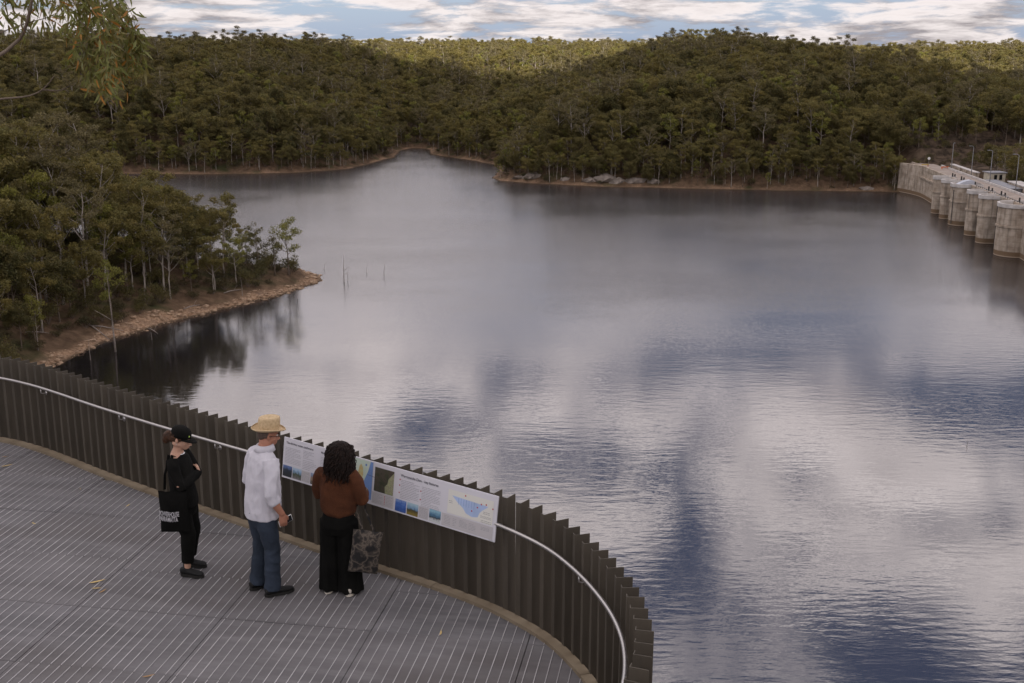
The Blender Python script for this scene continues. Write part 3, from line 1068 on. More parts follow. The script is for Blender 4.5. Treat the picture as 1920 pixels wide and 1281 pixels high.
SIZE = lambda s: 'small ' if s < .75 else ('' if s < .98 else 'big ')
for (x, y, z, k, s, r, where) in NEAR: plant(x, y, z, k, s, r, SIZE(s) + LOOK[k].split(' with ')[0] + ' ' + spot(x, y, where), 'gum trees around the lake')


def cloud_of(name, items, protos, first, label, cat):
    """one object: points with attributes, trees set on them by geometry nodes"""
    P = np.array([(p[0], p[1], p[2]) for p in items], np.float32)
    me = bpy.data.meshes.new(name)
    me.vertices.add(len(P)); me.vertices.foreach_set('co', P.ravel())
    for nm, tp, val in (('kind_of', 'INT', [p[3] for p in items]), ('size', 'FLOAT', [p[4] for p in items]), ('turn', 'FLOAT', [p[5] for p in items])):
        a = me.attributes.new(nm, tp, 'POINT'); a.data.foreach_set('value', val)
    me.update()
    o = obj(name, me)
    ng = bpy.data.node_groups.new(name, 'GeometryNodeTree')
    ng.interface.new_socket('Geometry', in_out='INPUT', socket_type='NodeSocketGeometry')
    ng.interface.new_socket('Geometry', in_out='OUTPUT', socket_type='NodeSocketGeometry')
    N, L = ng.nodes, ng.links
    gi = N.new('NodeGroupInput'); go = N.new('NodeGroupOutput')
    join = N.new('GeometryNodeJoinGeometry')

    def attr(nm, tp):
        n = N.new('GeometryNodeInputNamedAttribute'); n.data_type = tp; n.inputs[0].default_value = nm
        return n.outputs[0]
    kd = attr('kind_of', 'INT'); sz = attr('size', 'FLOAT'); tn = attr('turn', 'FLOAT')
    rot = N.new('ShaderNodeCombineXYZ'); L.new(tn, rot.inputs[2])
    for k in range(len(protos)):
        if k not in first: continue
        cmp = N.new('FunctionNodeCompare'); cmp.data_type = 'INT'; cmp.operation = 'EQUAL'
        L.new(kd, cmp.inputs[2]); cmp.inputs[3].default_value = k
        j2 = N.new('GeometryNodeJoinGeometry')
        for ob in first[k]:
            oi = N.new('GeometryNodeObjectInfo'); oi.inputs['Object'].default_value = ob; oi.transform_space = 'ORIGINAL'
            L.new(oi.outputs['Geometry'], j2.inputs[0])
        ip = N.new('GeometryNodeInstanceOnPoints')
        L.new(gi.outputs[0], ip.inputs['Points']); L.new(cmp.outputs[0], ip.inputs['Selection'])
        L.new(j2.outputs[0], ip.inputs['Instance']); L.new(rot.outputs[0], ip.inputs['Rotation']); L.new(sz, ip.inputs['Scale'])
        L.new(ip.outputs[0], join.inputs[0])
    L.new(join.outputs[0], go.inputs[0])
    md = o.modifiers.new('plants', 'NODES'); md.node_group = ng
    tag(o, label, cat, kind='stuff')
    return o


cloud_of('forest', REST, PROTO, FIRST, 'dense olive gum forest covering the hills behind the lake', 'forest')

# scrub below the trees
FB = {}
for k, (tm, cm, H) in enumerate(BUSH):
    p = hit(*((452, 528), (402, 540), (505, 505))[k])
    root = empty('shrub', (p.x, p.y, p.z), k)
    FB[k] = (obj('stems', tm, root), obj('foliage', cm, root))
    tag(root, ('dusty green shrub among the stones of the point', 'low brown green shrub above the rocky shore of the point', 'tall dark shrub under the lone tree on the point')[k], 'shrub')
items = []
for (x0, x1, y0, y1, sp, mind) in ((-200, -38, 96, 200, 3.4, 5), (-230, -46, 196, 375, 3.0, 5), (-380, 190, 468, 560, 5.0, 4.5), (-120, 60, 560, 720, 6, 4)):
    nx = int((x1 - x0) / sp); ny = int((y1 - y0) / sp)
    for i in range(nx * ny):
        x = x0 + (i % nx + random.random()) * sp; y = y0 + (i // nx + random.random()) * sp
        items.append((x, y))
A = np.array(items); h, d, be = terrain(A[:, 0], A[:, 1])
ok = (d > np.where(A[:, 1] > 420, 2.8, 5)) & ~(downstream(A[:, 0], A[:, 1]) & (be < .2)) & (rng.random(len(A)) < np.where(be > .25, .85, .72))
scrub = [(A[i, 0], A[i, 1], h[i] - .1, int(rng.integers(0, 3)), float(rng.uniform(.5, 1.15)), float(rng.uniform(0, 6.28)), '') for i in np.nonzero(ok)[0]]
cloud_of('undergrowth', scrub, BUSH, FB, 'scrubby undergrowth between the gum trunks', 'undergrowth')

# ================================================================== terrace, fence and handrail
KERB = [(-12.5, 15.2), (-10.5, 15.45), (-8.9, 15.4), (-7.7, 15.2), (-6.88, 14.93), (-6.3, 14.6), (-5.72, 14.16), (-5.07, 13.63), (-4.14, 12.92), (-3.45, 12.42), (-2.67, 11.86), (-2.01, 11.38),
        (-1.36, 10.94), (-.84, 10.59), (-.32, 10.18), (0.0, 9.86), (.27, 9.52), (.47, 9.14), (.63, 8.72), (.75, 8.25), (.79, 7.78), (.74, 7.28),
        (.60, 6.80), (.34, 6.32), (-.05, 5.88), (-.6, 5.5), (-1.5, 5.2), (-3, 5.0), (-6, 4.95), (-9, 4.95), (-12.5, 5.0)]
PATH = catmull(KERB, .02)
SEGL = np.r_[0, np.cumsum(np.linalg.norm(np.diff(PATH, axis=0), axis=1))]


def path_at(s):
    i = int(np.clip(np.searchsorted(SEGL, s), 1, len(PATH) - 2))
    f = (s - SEGL[i - 1]) / max(SEGL[i] - SEGL[i - 1], 1e-9)
    p = PATH[i - 1] + (PATH[i] - PATH[i - 1]) * f
    a, b = max(i - 8, 0), min(i + 8, len(PATH) - 1)
    t = PATH[b] - PATH[a]; t = t / np.linalg.norm(t)
    return Vector((p[0], p[1], 0)), Vector((t[0], t[1], 0)), Vector((-t[1], t[0], 0))     # point, tangent, outward normal


def deck_material():
    m, N, L, b = nodes_of('grey_grating')
    tc = N.new('ShaderNodeTexCoord')

    def noise(scale, det=4, sc=1.0):
        mp = N.new('ShaderNodeMapping'); mp.inputs['Scale'].default_value = scale
        L.new(tc.outputs['Object'], mp.inputs[0])
        n = N.new('ShaderNodeTexNoise'); n.inputs['Scale'].default_value = sc; n.inputs['Detail'].default_value = det
        L.new(mp.outputs[0], n.inputs['Vector']); return n.outputs['Fac']

    def mr(f, a, c, x0=0, x1=1):
        x = N.new('ShaderNodeMapRange'); L.new(f, x.inputs[0])
        for k, v in enumerate((a, c, x0, x1)): x.inputs[1 + k].default_value = v
        return x.outputs[0]

    def mix(f, a, c, mode='MIX'):
        x = N.new('ShaderNodeMix'); x.data_type = 'RGBA'; x.blend_type = mode
        if isinstance(f, float): x.inputs[0].default_value = f
        else: L.new(f, x.inputs[0])
        for k, v in ((6, a), (7, c)):
            if isinstance(v, tuple): x.inputs[k].default_value = (*v, 1)
            else: L.new(v, x.inputs[k])
        return x.outputs[2]
    oi = N.new('ShaderNodeObjectInfo')
    c = mix(mr(noise((.7, 2.4, 1), 5), .36, .66), (.100, .098, .102), (.168, .164, .171))
    c = mix(mr(noise((1.6, 9, 1), 4), .46, .70, 0, .7), c, (.215, .207, .215))
    c = mix(mr(noise((.35, .8, 1), 3), .50, .70, 0, .85), c, (.078, .067, .062))
    c = mix(mr(noise((9, 150, 1), 2), .35, .7, 0, .55), c, (.10, .095, .097))
    c = mix(mr(oi.outputs['Random'], 0, 1, .0, .28), c, (.13, .118, .115))
    L.new(c, b.inputs['Base Color']); b.inputs['Roughness'].default_value = .75; b.inputs['Specular IOR Level'].default_value = .25
    bp = N.new('ShaderNodeBump'); bp.inputs['Strength'].default_value = .35; bp.inputs['Distance'].default_value = .006
    L.new(noise((6, 110, 1), 3), bp.inputs['Height']); L.new(bp.outputs[0], b.inputs['Normal'])
    return m


M_DECK = deck_material()
M_BAR = mat('pale_bearing_bar', (.45, .435, .44), .5, var=.25, vscale=2.5, metal=.2)
M_FRAME = mat('dark_deck_frame', (.045, .042, .042), .8)
M_SLAT = mat('bronze_fence_steel', (.050, .042, .032), .6, color2=(.098, .083, .064), vscale=1.6, stretch=(3, 3, .5), bump=.05, bscale=60)
_n = M_SLAT.node_tree; _b = _n.nodes['Principled BSDF']; _src = _b.inputs['Base Color'].links[0].from_socket
_oi = _n.nodes.new('ShaderNodeObjectInfo'); _mr = _n.nodes.new('ShaderNodeMapRange'); _n.links.new(_oi.outputs['Random'], _mr.inputs[0]); _mr.inputs[3].default_value = .84; _mr.inputs[4].default_value = 1.12
_mx = _n.nodes.new('ShaderNodeMix'); _mx.data_type = 'RGBA'; _mx.blend_type = 'MULTIPLY'; _mx.inputs[0].default_value = 1
_n.links.new(_src, _mx.inputs[6]); _n.links.new(_mr.outputs[0], _mx.inputs[7]); _n.links.new(_mx.outputs[2], _b.inputs['Base Color'])
M_KERB = mat('weathered_brass_edging', (.15, .115, .075), .75, color2=(.24, .195, .135), vscale=3.5)
M_RAIL = mat('brushed_stainless_rail', (.47, .45, .44), .38, metal=1.0)

UD = Vector((math.cos(R(9.7)), -math.sin(R(9.7)), 0)); VD = Vector((math.sin(R(9.7)), math.cos(R(9.7)), 0))
poly = [((p[0] * UD.x + p[1] * UD.y), (p[0] * VD.x + p[1] * VD.y)) for p in PATH[::6]]      # deck outline in grid axes


def clip(poly, axis, val, keep_less):
    out = []
    n = len(poly)
    for i in range(n):
        a, b = poly[i], poly[(i + 1) % n]
        ia = (a[axis] <= val) == keep_less; ib = (b[axis] <= val) == keep_less
        if ia: out.append(a)
        if ia != ib:
            t = (val - a[axis]) / (b[axis] - a[axis])
            out.append((a[0] + (b[0] - a[0]) * t, a[1] + (b[1] - a[1]) * t))
    return out


def spans(poly, u, v0, v1):
    """v intervals of the line u = const inside the outline, between v0 and v1"""
    xs = []
    n = len(poly)
    for i in range(n):
        a, b = poly[i], poly[(i + 1) % n]
        if (a[0] <= u) != (b[0] <= u):
            xs.append(a[1] + (b[1] - a[1]) * (u - a[0]) / (b[0] - a[0]))
    xs.sort()
    out = []
    for a, b in zip(xs[::2], xs[1::2]):
        a, b = max(a, v0), min(b, v1)
        if b - a > .03: out.append((a, b))
    return out


deck = empty('deck', (0, 0, DECK), R(-9.7))
tag(deck, 'curved lookout terrace floored with grey grating panels', 'deck', kind='structure')
ncol = 0
for ci in range(-5, 8):
    u0 = -5.79 + 1.443 * ci; u1 = u0 + 1.443
    rows = [3.1 + 1.043 * k for k in range(0, 16)] if ci < 0 else [3.1 + 1.043 * k for k in range(0, 7)] + [10.17 + 1.02 * k for k in range(0, 8)]
    for v0, v1 in zip(rows[:-1], rows[1:]):
        q = clip(clip(clip(clip(poly, 0, u0 + .004, False), 0, u1 - .004, True), 1, v0 + .003, False), 1, v1 - .003, True)
        if len(q) < 3: continue
        ar = sum(q[i][0] * q[(i + 1) % len(q)][1] - q[(i + 1) % len(q)][0] * q[i][1] for i in range(len(q)))
        if abs(ar) < .02: continue
        if ar < 0: q = q[::-1]
        dz = random.uniform(-.002, .002)
        mb = MB(); mb.prism(q, -.045, dz)
        pan = mb.build('deck_panel', M_DECK, deck)
        ph = random.uniform(-.012, .012)
        mb = MB()
        for k in range(15):
            u = u0 + .05 + k * .0958 + ph
            if u > u1 - .012: break
            for a, b in spans(poly, u, v0 + .012, v1 - .012):
                w = .0031
                mb.box((u, (a + b) / 2, dz + .003), (2 * w, b - a, .006))
        # the panel's own edge bar
        if mb.f: mb.build('bearing_bars', M_BAR, pan)
mb = MB(); pp = poly if sum(poly[i][0] * poly[(i + 1) % len(poly)][1] - poly[(i + 1) % len(poly)][0] * poly[i][1] for i in range(len(poly))) > 0 else poly[::-1]
mb.prism(pp, -.30, -.06)
mb.build('deck_frame', M_FRAME, deck)
for (x, y) in ((-10, 14), (-7, 13.2), (-4, 11.5), (-1.5, 9.6), (-.2, 7.6), (-3, 6), (-6, 6), (-10, 6), (-6.5, 9.5), (-3.5, 8.5)):
    mb = MB(); z = ground_z(x, y); L_ = Vector((x, y, 0)); u, v = L_.dot(UD), L_.dot(VD)
    mb.tube([(u, v, z - DECK - .5), (u, v, -.3)], .14, 10); mb.build('post', M_FRAME, deck)

fence = empty('fence', (0, 0, DECK))
tag(fence, 'curved fence of tall dark bronze angle slats around the terrace', 'fence')


def slat_mesh():
    t = .006; a = .055; b = .135; h = 1.225; zb = -.07
    # L section: short leg along x (path), long leg along y (outwards)
    sec = [(0, 0), (a, 0), (a, b), (a - t, b), (a - t, t), (0, t)]
    mb = MB(); mb.prism(sec, zb, zb + h)
    me = bpy.data.meshes.new('slat'); me.from_pydata(mb.v, [], mb.f); me.materials.append(M_SLAT); me.update()
    return me


SLAT = slat_mesh()
total = SEGL[-1]
s = .3; n = 0
SJ = SEGL[np.argmin((PATH[:, 0] + .13) ** 2 + (PATH[:, 1] - 10.0) ** 2)]
while s < total - 2.0:
    turn = R(-8 + 20 * math.exp(-((s - SJ) / .42) ** 2))
    p, t, nrm = path_at(s)
    q = p + nrm * .095
    o = obj('slat', SLAT, fence, (q.x, q.y, random.uniform(-.004, .004)), (random.uniform(-.005, .005), random.uniform(-.005, .005), math.atan2(t.y, t.x) + turn + random.uniform(-.008, .008)))
    s += .1655; n += 1
# edging strip at the foot, in lengths
Lk = 2.2; s = 0.0
while s < total - Lk:
    V = []; F = []
    k = 14
    for i in range(k + 1):
        p, t, nrm = path_at(s + .004 + (Lk - .008) * i / k)
        for (o_, z_) in ((0.0, -.05), (.10, -.05), (.10, .035), (0.0, .035)):
            q = p + nrm * o_; V.append((q.x, q.y, z_))
    for i in range(k):
        for j in range(4): F.append((4 * i + j, 4 * i + (j + 1) % 4, 4 * i + 4 + (j + 1) % 4, 4 * i + 4 + j))
    F += [(3, 2, 1, 0), (4 * k, 4 * k + 1, 4 * k + 2, 4 * k + 3)]
    mb = MB(); mb.add(V, F); mb.build('edging_strip', M_KERB, fence)
    s += Lk


def s_near(x, y): return SEGL[np.argmin((PATH[:, 0] - x) ** 2 + (PATH[:, 1] - y) ** 2)]


RAILH = .90
for (sa, sb) in ((.3, s_near(-2.62, 11.83)), (s_near(-.2, 10.1), total - 3.0)):
    pts = []
    for ss in np.arange(sa, sb, .06):
        p, t, nrm = path_at(ss); q = p + nrm * .03; pts.append((q.x, q.y, RAILH))
    mb = MB(); mb.tube(pts, .0185, 10); rail = mb.build('handrail', M_RAIL, fence, True)
    ss = (s_near(-4.72, 13.36) - sa) % 1.74 + sa if sa < 1 else s_near(.52, 9.0)
    while ss < sb - .2:
        p, t, nrm = path_at(ss)
        q = p + nrm * .03; w = p + nrm * .098
        mb = MB(); mb.tube([(q.x, q.y, RAILH - .02), (q.x, q.y, RAILH - .07), (q.x + nrm.x * .03, q.y + nrm.y * .03, RAILH - .085), (w.x, w.y, RAILH - .085)], .007, 8)
        mb.tube([(w.x - nrm.x * .008, w.y - nrm.y * .008, RAILH - .085), (w.x, w.y, RAILH - .085)], .03, 12)
        mb.build('bracket', M_RAIL, rail, True)
        ss += 1.74

# ================================================================== information board
TLp, TRp = at(533, 819, DECK + 1.165), at(934.5, 931.5, DECK + 1.165)
BRp, BLp = at(921.5, 1019.5, DECK + .735), at(522.5, 889, DECK + .735)
ex = (TRp - TLp); BW = ex.length; ex.normalize()
ey = ((TLp + TRp) - (BLp + BRp)) * .5; ey = ey - ex * ey.dot(ex); BH = ey.length; ey.normalize()
ez = ex.cross(ey)                                   # faces the visitors
sign = bpy.data.objects.new('information_board', None); LINK(sign)
o0 = TLp - ey * BH
MW = Matrix((ex, ey, ez)).transposed().to_4x4(); MW.translation = o0
sign.matrix_world = MW
tag(sign, 'long white information board with maps, photos and text fixed to the fence', 'information board')
M_PANEL = mat('printed_white_panel', (.60, .59, .63), .42, var=.03, vscale=2)
M_PEDGE = mat('panel_back', (.10, .10, .11), .5)
mb = MB(); mb.box((BW / 2, BH / 2, -.008), (BW, BH, .012)); mb.build('panel', M_PANEL, sign)
mb = MB(); mb.box((BW / 2, BH / 2, -.022), (BW - .03, BH - .03, .014)); mb.build('backing', M_PEDGE, sign)
for fx in (.06, .35, .65, .94):
    mb = MB(); mb.box((BW * fx, BH * .62, -.055), (.05, .05, .06)); mb.box((BW * fx, BH * .25, -.085), (.05, .05, .11)); mb.build('bracket', M_PEDGE, sign)
INK = mat('printed_dark_ink', (.10, .10, .12), .6)
INK2 = mat('printed_grey_ink', (.23, .23, .26), .6)
RED = mat('printed_red', (.42, .035, .045), .6)


def photo_mat(name, cols, scale, stops=None, stretch=(1, 1, 1), seed=0.0, grad=0.0):
    m, N, L, b = nodes_of(name)
    tc = N.new('ShaderNodeTexCoord'); mp = N.new('ShaderNodeMapping'); mp.inputs['Scale'].default_value = stretch; mp.inputs['Location'].default_value = (seed, seed, 0)
    L.new(tc.outputs['Generated'], mp.inputs[0])
    n = N.new('ShaderNodeTexNoise'); n.inputs['Scale'].default_value = scale; n.inputs['Detail'].default_value = 6
    L.new(mp.outputs[0], n.inputs['Vector'])
    f = n.outputs['Fac']
    if grad:
        sp = N.new('ShaderNodeSeparateXYZ'); L.new(tc.outputs['Generated'], sp.inputs[0])
        a = N.new('ShaderNodeMath'); a.operation = 'MULTIPLY_ADD'; L.new(sp.outputs['Y'], a.inputs[0]); a.inputs[1].default_value = grad
        s2 = N.new('ShaderNodeMath'); s2.operation = 'MULTIPLY_ADD'; L.new(f, s2.inputs[0]); s2.inputs[1].default_value = .35; s2.inputs[2].default_value = .32 - grad / 2
        L.new(s2.outputs[0], a.inputs[2]); f = a.outputs[0]
    r = N.new('ShaderNodeValToRGB'); L.new(f, r.inputs[0])
    e = r.color_ramp.elements
    while len(e) < len(cols): e.new(.5)
    for i, c in enumerate(cols):
        e[i].position = stops[i] if stops else .3 + .4 * i / (len(cols) - 1); e[i].color = (*c, 1)
    L.new(r.outputs[0], b.inputs['Base Color']); b.inputs['Roughness'].default_value = .45
    return m


def sheet(name, x0, x1, y0, y1, mt, lift=.0006):
    """flat print on the panel; x along from the left in 0..1, y down from the top in 0..1"""
    V = [(BW * x0, BH * (1 - y1), 0), (BW * x1, BH * (1 - y1), 0), (BW * x1, BH * (1 - y0), 0), (BW * x0, BH * (1 - y0), 0)]
    mb = MB(); mb.add([(x, y, lift) for x, y, _ in V], [(0, 1, 2, 3)]); return mb.build(name, mt, sign)


def shape(name, pts, mt, lift=.0012):
    mb = MB(); P = [(BW * x, BH * (1 - y), lift) for x, y in pts]
    ar = sum(P[i][0] * P[(i + 1) % len(P)][1] - P[(i + 1) % len(P)][0] * P[i][1] for i in range(len(P)))
    mb.add(P if ar > 0 else P[::-1], [tuple(range(len(P)))]); return mb.build(name, mt, sign)


def words(x0, x1, y0, y1, lines, mt=INK2, dots=()):
    """a block of small print: lines of word-length dashes"""
    mb = MB(); rs = random.Random(int(x0 * 1000 + y0 * 77))
    for k in range(lines):
        y = y0 + (y1 - y0) * (k + .5) / lines; x = x0
        last = x1 - (rs.random() * .5 * (x1 - x0) if rs.random() < .3 else 0)
        while x < last:
            w = rs.uniform(.003, .011); w = min(w, last - x)
            hh = .0034 * .45
            mb.add([(BW * x, BH * (1 - y) - hh, .0009), (BW * (x + w), BH * (1 - y) - hh, .0009), (BW * (x + w), BH * (1 - y) + hh, .0009), (BW * x, BH * (1 - y) + hh, .0009)], [(0, 1, 2, 3)])
            x += w + .0016
    mb.build('small_print', mt, sign)
    for k, (dx, dy) in enumerate(dots): dot(dx, dy, .007)


def dot(x, y, r, mt=RED):
    mb = MB(); P = [(BW * x + r * math.cos(a), BH * (1 - y) + r * math.sin(a), .0016) for a in np.linspace(0, 6.283, 13)[:-1]]
    mb.add(P, [tuple(range(12))]); mb.build('marker_dot', mt, sign)


def text_mesh(body, size, mt, ax='LEFT', bold=0.0):
    cu = bpy.data.curves.new('lettering', 'FONT'); cu.body = body; cu.size = size; cu.align_x = ax; cu.offset = bold
    t = bpy.data.objects.new('lettering', cu); LINK(t)
    me = bpy.data.meshes.new_from_object(t.evaluated_get(bpy.context.evaluated_depsgraph_get()))
    bpy.data.objects.remove(t); bpy.data.curves.remove(cu)
    me.name = 'lettering'
    me.materials.clear(); me.materials.append(mt)
    return me


def title(body, x, y, size):
    o = obj('lettering', text_mesh(body, size, INK, bold=.0006), sign, (BW * x, BH * (1 - y) - size * .7, .001))
    return o


GREYP = mat('printed_pale_grey', (.47, .45, .46), .45)
CREAMP = mat('printed_cream', (.66, .65, .60), .45)
SKYP = mat('printed_pale_blue', (.38, .48, .70), .45, var=.12, vscale=6)
title('The drinking water catchments', .014, .09, .032)
words(.012, .095, .22, .62, 11); words(.105, .16, .19, .40, 6); words(.105, .175, .42, .66, 6)
sheet('printed_photo', .004, .052, .68, .955, photo_mat('night_hills_print', [(.012, .016, .02), (.02, .03, .05), (.10, .16, .34)], 3, [.3, .55, .75], grad=.6))
sheet('printed_photo', .056, .102, .68, .955, photo_mat('lakeside_print', [(.16, .15, .16), (.05, .07, .035), (.25, .38, .55), (.5, .58, .62)], 4, [.25, .45, .62, .8], grad=.5))
sheet('printed_caption', .104, .146, .69, .955, GREYP); words(.107, .143, .71, .94, 8)
sheet('printed_photo', .150, .198, .68, .955, photo_mat('boulders_print', [(.03, .03, .035), (.28, .2, .13), (.16, .2, .3), (.4, .5, .66)], 6, [.3, .48, .6, .8], grad=.4))
sheet('printed_photo', .202, .25, .68, .955, photo_mat('weir_print', [(.03, .04, .03), (.2, .24, .2), (.45, .5, .55)], 5, grad=.4))
title('Managing the catchments', .195, .10, .032); words(.195, .27, .22, .6, 10); words(.28, .335, .22, .66, 11)
# map: land, range of hills, sea, island
sheet('printed_map', .335, .452, .02, .90, photo_mat('map_land_print', [(.46, .56, .47), (.52, .60, .52), (.58, .56, .40)], 4, [.4, .6, .8]))
shape('printed_map_sea', [(.452, .02), (.452, .90), (.392, .90), (.388, .75), (.402, .62), (.412, .52), (.42, .40), (.43, .26), (.44, .02)], mat('printed_sea_blue', (.15, .25, .50), .45, var=.1, vscale=8))
shape('printed_map_hills', [(.395, .12), (.405, .20), (.408, .36), (.402, .50), (.385, .62), (.366, .64), (.352, .55), (.372, .44), (.384, .30), (.388, .18)],
      photo_mat('map_hills_print', [(.42, .30, .10), (.50, .40, .18), (.42, .45, .22)], 8))
shape('printed_map_island', [(.412, .78), (.424, .775), (.426, .81), (.418, .84), (.411, .81)], mat('printed_island_green', (.42, .56, .42), .45), .0018)
shape('printed_map_lake', [(.415, .10), (.423, .09), (.424, .14), (.416, .15)], mat('printed_sea_blue', (.1, .2, .5)))
mb = MB(); mb.add([(BW * .428, BH * .66, .002), (BW * .462, BH * .645, .002), (BW * .462, BH * .655, .002), (BW * .428, BH * .67, .002)], [(0, 1, 2, 3)]); mb.build('leader_line', INK, sign)
sheet('printed_satellite_photo', .462, .552, .10, .66, photo_mat('satellite_print', [(.03, .038, .02), (.05, .052, .03), (.075, .06, .045), (.028, .034, .02)], 4))
shape('printed_fields', [(.552, .13), (.552, .658), (.515, .658), (.512, .50), (.524, .42), (.528, .30), (.54, .22)], photo_mat('fields_print', [(.16, .19, .09), (.34, .36, .20), (.22, .2, .14), (.42, .44, .3)], 9))
sheet('printed_legend', .456, .556, .675, .955, GREYP); words(.46, .506, .70, .93, 8); words(.522, .55, .70, .93, 7)
for k in range(6): dot(.516, .72 + k * .036, .005)
title('Warragamba Dam - key features', .582, .10, .036)
words(.585, .668, .215, .66, 12, INK2, ((.580, .23), (.580, .36), (.580, .53))); words(.680, .762, .24, .70, 13, INK2, ((.676, .36), (.676, .55)))
sheet('printed_photo', .566, .616, .69, .965, photo_mat('blue_water_print', [(.02, .05, .20), (.06, .14, .42), (.32, .42, .62)], 5, [.3, .52, .75], grad=.25))
sheet('printed_photo', .620, .670, .69, .965, photo_mat('sunset_trees_print', [(.20, .15, .03), (.05, .045, .025), (.16, .28, .42), (.34, .48, .55)], 4, [.22, .42, .56, .8], grad=.7))
sheet('printed_caption', .673, .716, .70, .965, GREYP); words(.676, .713, .72, .95, 9)
sheet('printed_photo', .720, .770, .69, .965, photo_mat('control_room_print', [(.5, .52, .52), (.02, .025, .03), (.07, .17, .27), (.24, .42, .52)], 5, [.25, .38, .55, .8], grad=.75))
sheet('printed_diagram', .795, .985, .13, .66, CREAMP)
shape('printed_lake_section', [(.812, .25), (.965, .28), (.955, .33), (.94, .40), (.93, .47), (.924, .57), (.90, .60), (.875, .56), (.86, .46), (.838, .38), (.822, .30)], SKYP)
mb = MB()
for k in range(7): mb.add([(BW * (.84 + .011 * k), BH * .58, .002), (BW * (.841 + .011 * k), BH * .58, .002), (BW * (.841 + .011 * k), BH * .735, .002), (BW * (.84 + .011 * k), BH * .735, .002)], [(0, 1, 2, 3)])
mb.build('diagram_lines', mat('printed_mid_blue', (.16, .24, .45), .5), sign)
for (x, y) in ((.868, .18), (.935, .27), (.92, .36), (.898, .47), (.955, .25), (.983, .30)): dot(x, y, .008)
words(.80, .815, .36, .44, 2, INK); words(.945, .972, .40, .47, 2, INK); words(.935, .98, .50, .56, 2, INK); words(.938, .98, .59, .66, 2, INK)
sheet('printed_caption', .775, .99, .69, .965, GREYP)
words(.785, .812, .72, .92, 6); words(.822, .838, .74, .92, 5); words(.85, .885, .73, .90, 6); words(.89, .92, .74, .90, 5); words(.94, .975, .74, .82, 3)
words(.976, .994, .968, .995, 1, INK)

# ================================================================== people
def ellipsoid(c, r, nu=16, nv=10, rot=None):
    V, F = [], []
    for i in range(nv + 1):
        th = math.pi * i / nv
        for k in range(nu):
            ph = 2 * math.pi * k / nu
            p = Vector((r[0] * math.sin(th) * math.cos(ph), r[1] * math.sin(th) * math.sin(ph), r[2] * math.cos(th)))
            if rot is not None: p = rot @ p
            V.append(tuple(p + Vector(c)))
    for i in range(nv):
        for k in range(nu):
            k2 = (k + 1) % nu
            F.append((i * nu + k, (i + 1) * nu + k, (i + 1) * nu + k2, i * nu + k2))
    return V, F


def xf(part, M):
    V, F = part
    return [tuple(M @ Vector(v)) for v in V], F


def rings(R_, seg=20):
    """horizontal-ish rings: (cx, cy, z, rx, ry) bottom to top"""
    V, F = [], []
    for (cx, cy, z, rx, ry) in R_:
        for k in range(seg):
            a = 2 * math.pi * k / seg
            V.append((cx + rx * math.cos(a), cy + ry * math.sin(a), z))
    for i in range(len(R_) - 1):
        for k in range(seg):
            k2 = (k + 1) % seg
            F.append((i * seg + k, i * seg + k2, (i + 1) * seg + k2, (i + 1) * seg + k))
    F.append(tuple(range(seg - 1, -1, -1))); F.append(tuple((len(R_) - 1) * seg + k for k in range(seg)))
    return V, F


def fuse(name, parts, voxel, mt, parent, smooth=6, disp=None, factor=.5):
    """one continuous skin round overlapping volumes"""
    mb = MB()
    for V, F in parts: mb.add(V, F)
    me = bpy.data.meshes.new(name); me.from_pydata(mb.v, [], mb.f); me.update()
    bm = bmesh.new(); bm.from_mesh(me); bmesh.ops.recalc_face_normals(bm, faces=bm.faces); bm.to_mesh(me); bm.free()
    t = bpy.data.objects.new(name, me); LINK(t)
    m = t.modifiers.new('r', 'REMESH'); m.mode = 'VOXEL'; m.voxel_size = voxel; m.adaptivity = 0
    m = t.modifiers.new('s', 'SMOOTH'); m.iterations = smooth; m.factor = factor
    dg = bpy.context.evaluated_depsgraph_get()
    out = bpy.data.meshes.new_from_object(t.evaluated_get(dg))
    bpy.data.objects.remove(t); bpy.data.meshes.remove(me)
    out.name = name
    n = len(out.vertices)
    if disp:
        co = np.empty(n * 3, np.float32); out.vertices.foreach_get('co', co); co = co.reshape(-1, 3)
        no = np.empty(n * 3, np.float32); out.vertices.foreach_get('normal', no); no = no.reshape(-1, 3)
        d = np.array([disp(Vector(c)) for c in co.tolist()], np.float32)
        co = co + no * d[:, None]
        out.vertices.foreach_set('co', co.astype(np.float32).ravel())
    out.polygons.foreach_set('use_smooth', [True] * len(out.polygons))
    out.materials.clear(); out.materials.append(mt); out.update()
    return obj(name, out, parent)


def folds(amp, sx, sz, seed, dirn=(0, 0, 1), lo=None):
    """cloth folds: ridged noise stretched along dirn"""
    def f(p):
        q = Vector((p.x * sx + seed, p.y * sx, p.z * sz))
        q2 = Vector((p.x * sx * .6 + p.z * 3.0 + seed * 2, p.y * sx * .6, p.z * sz * .8))
        a = 1 - abs(mnoise.noise(q)) * 2
        b = 1 - abs(mnoise.noise(q2)) * 2
        return amp * (a * .6 + b * .5 - .55)
    return f


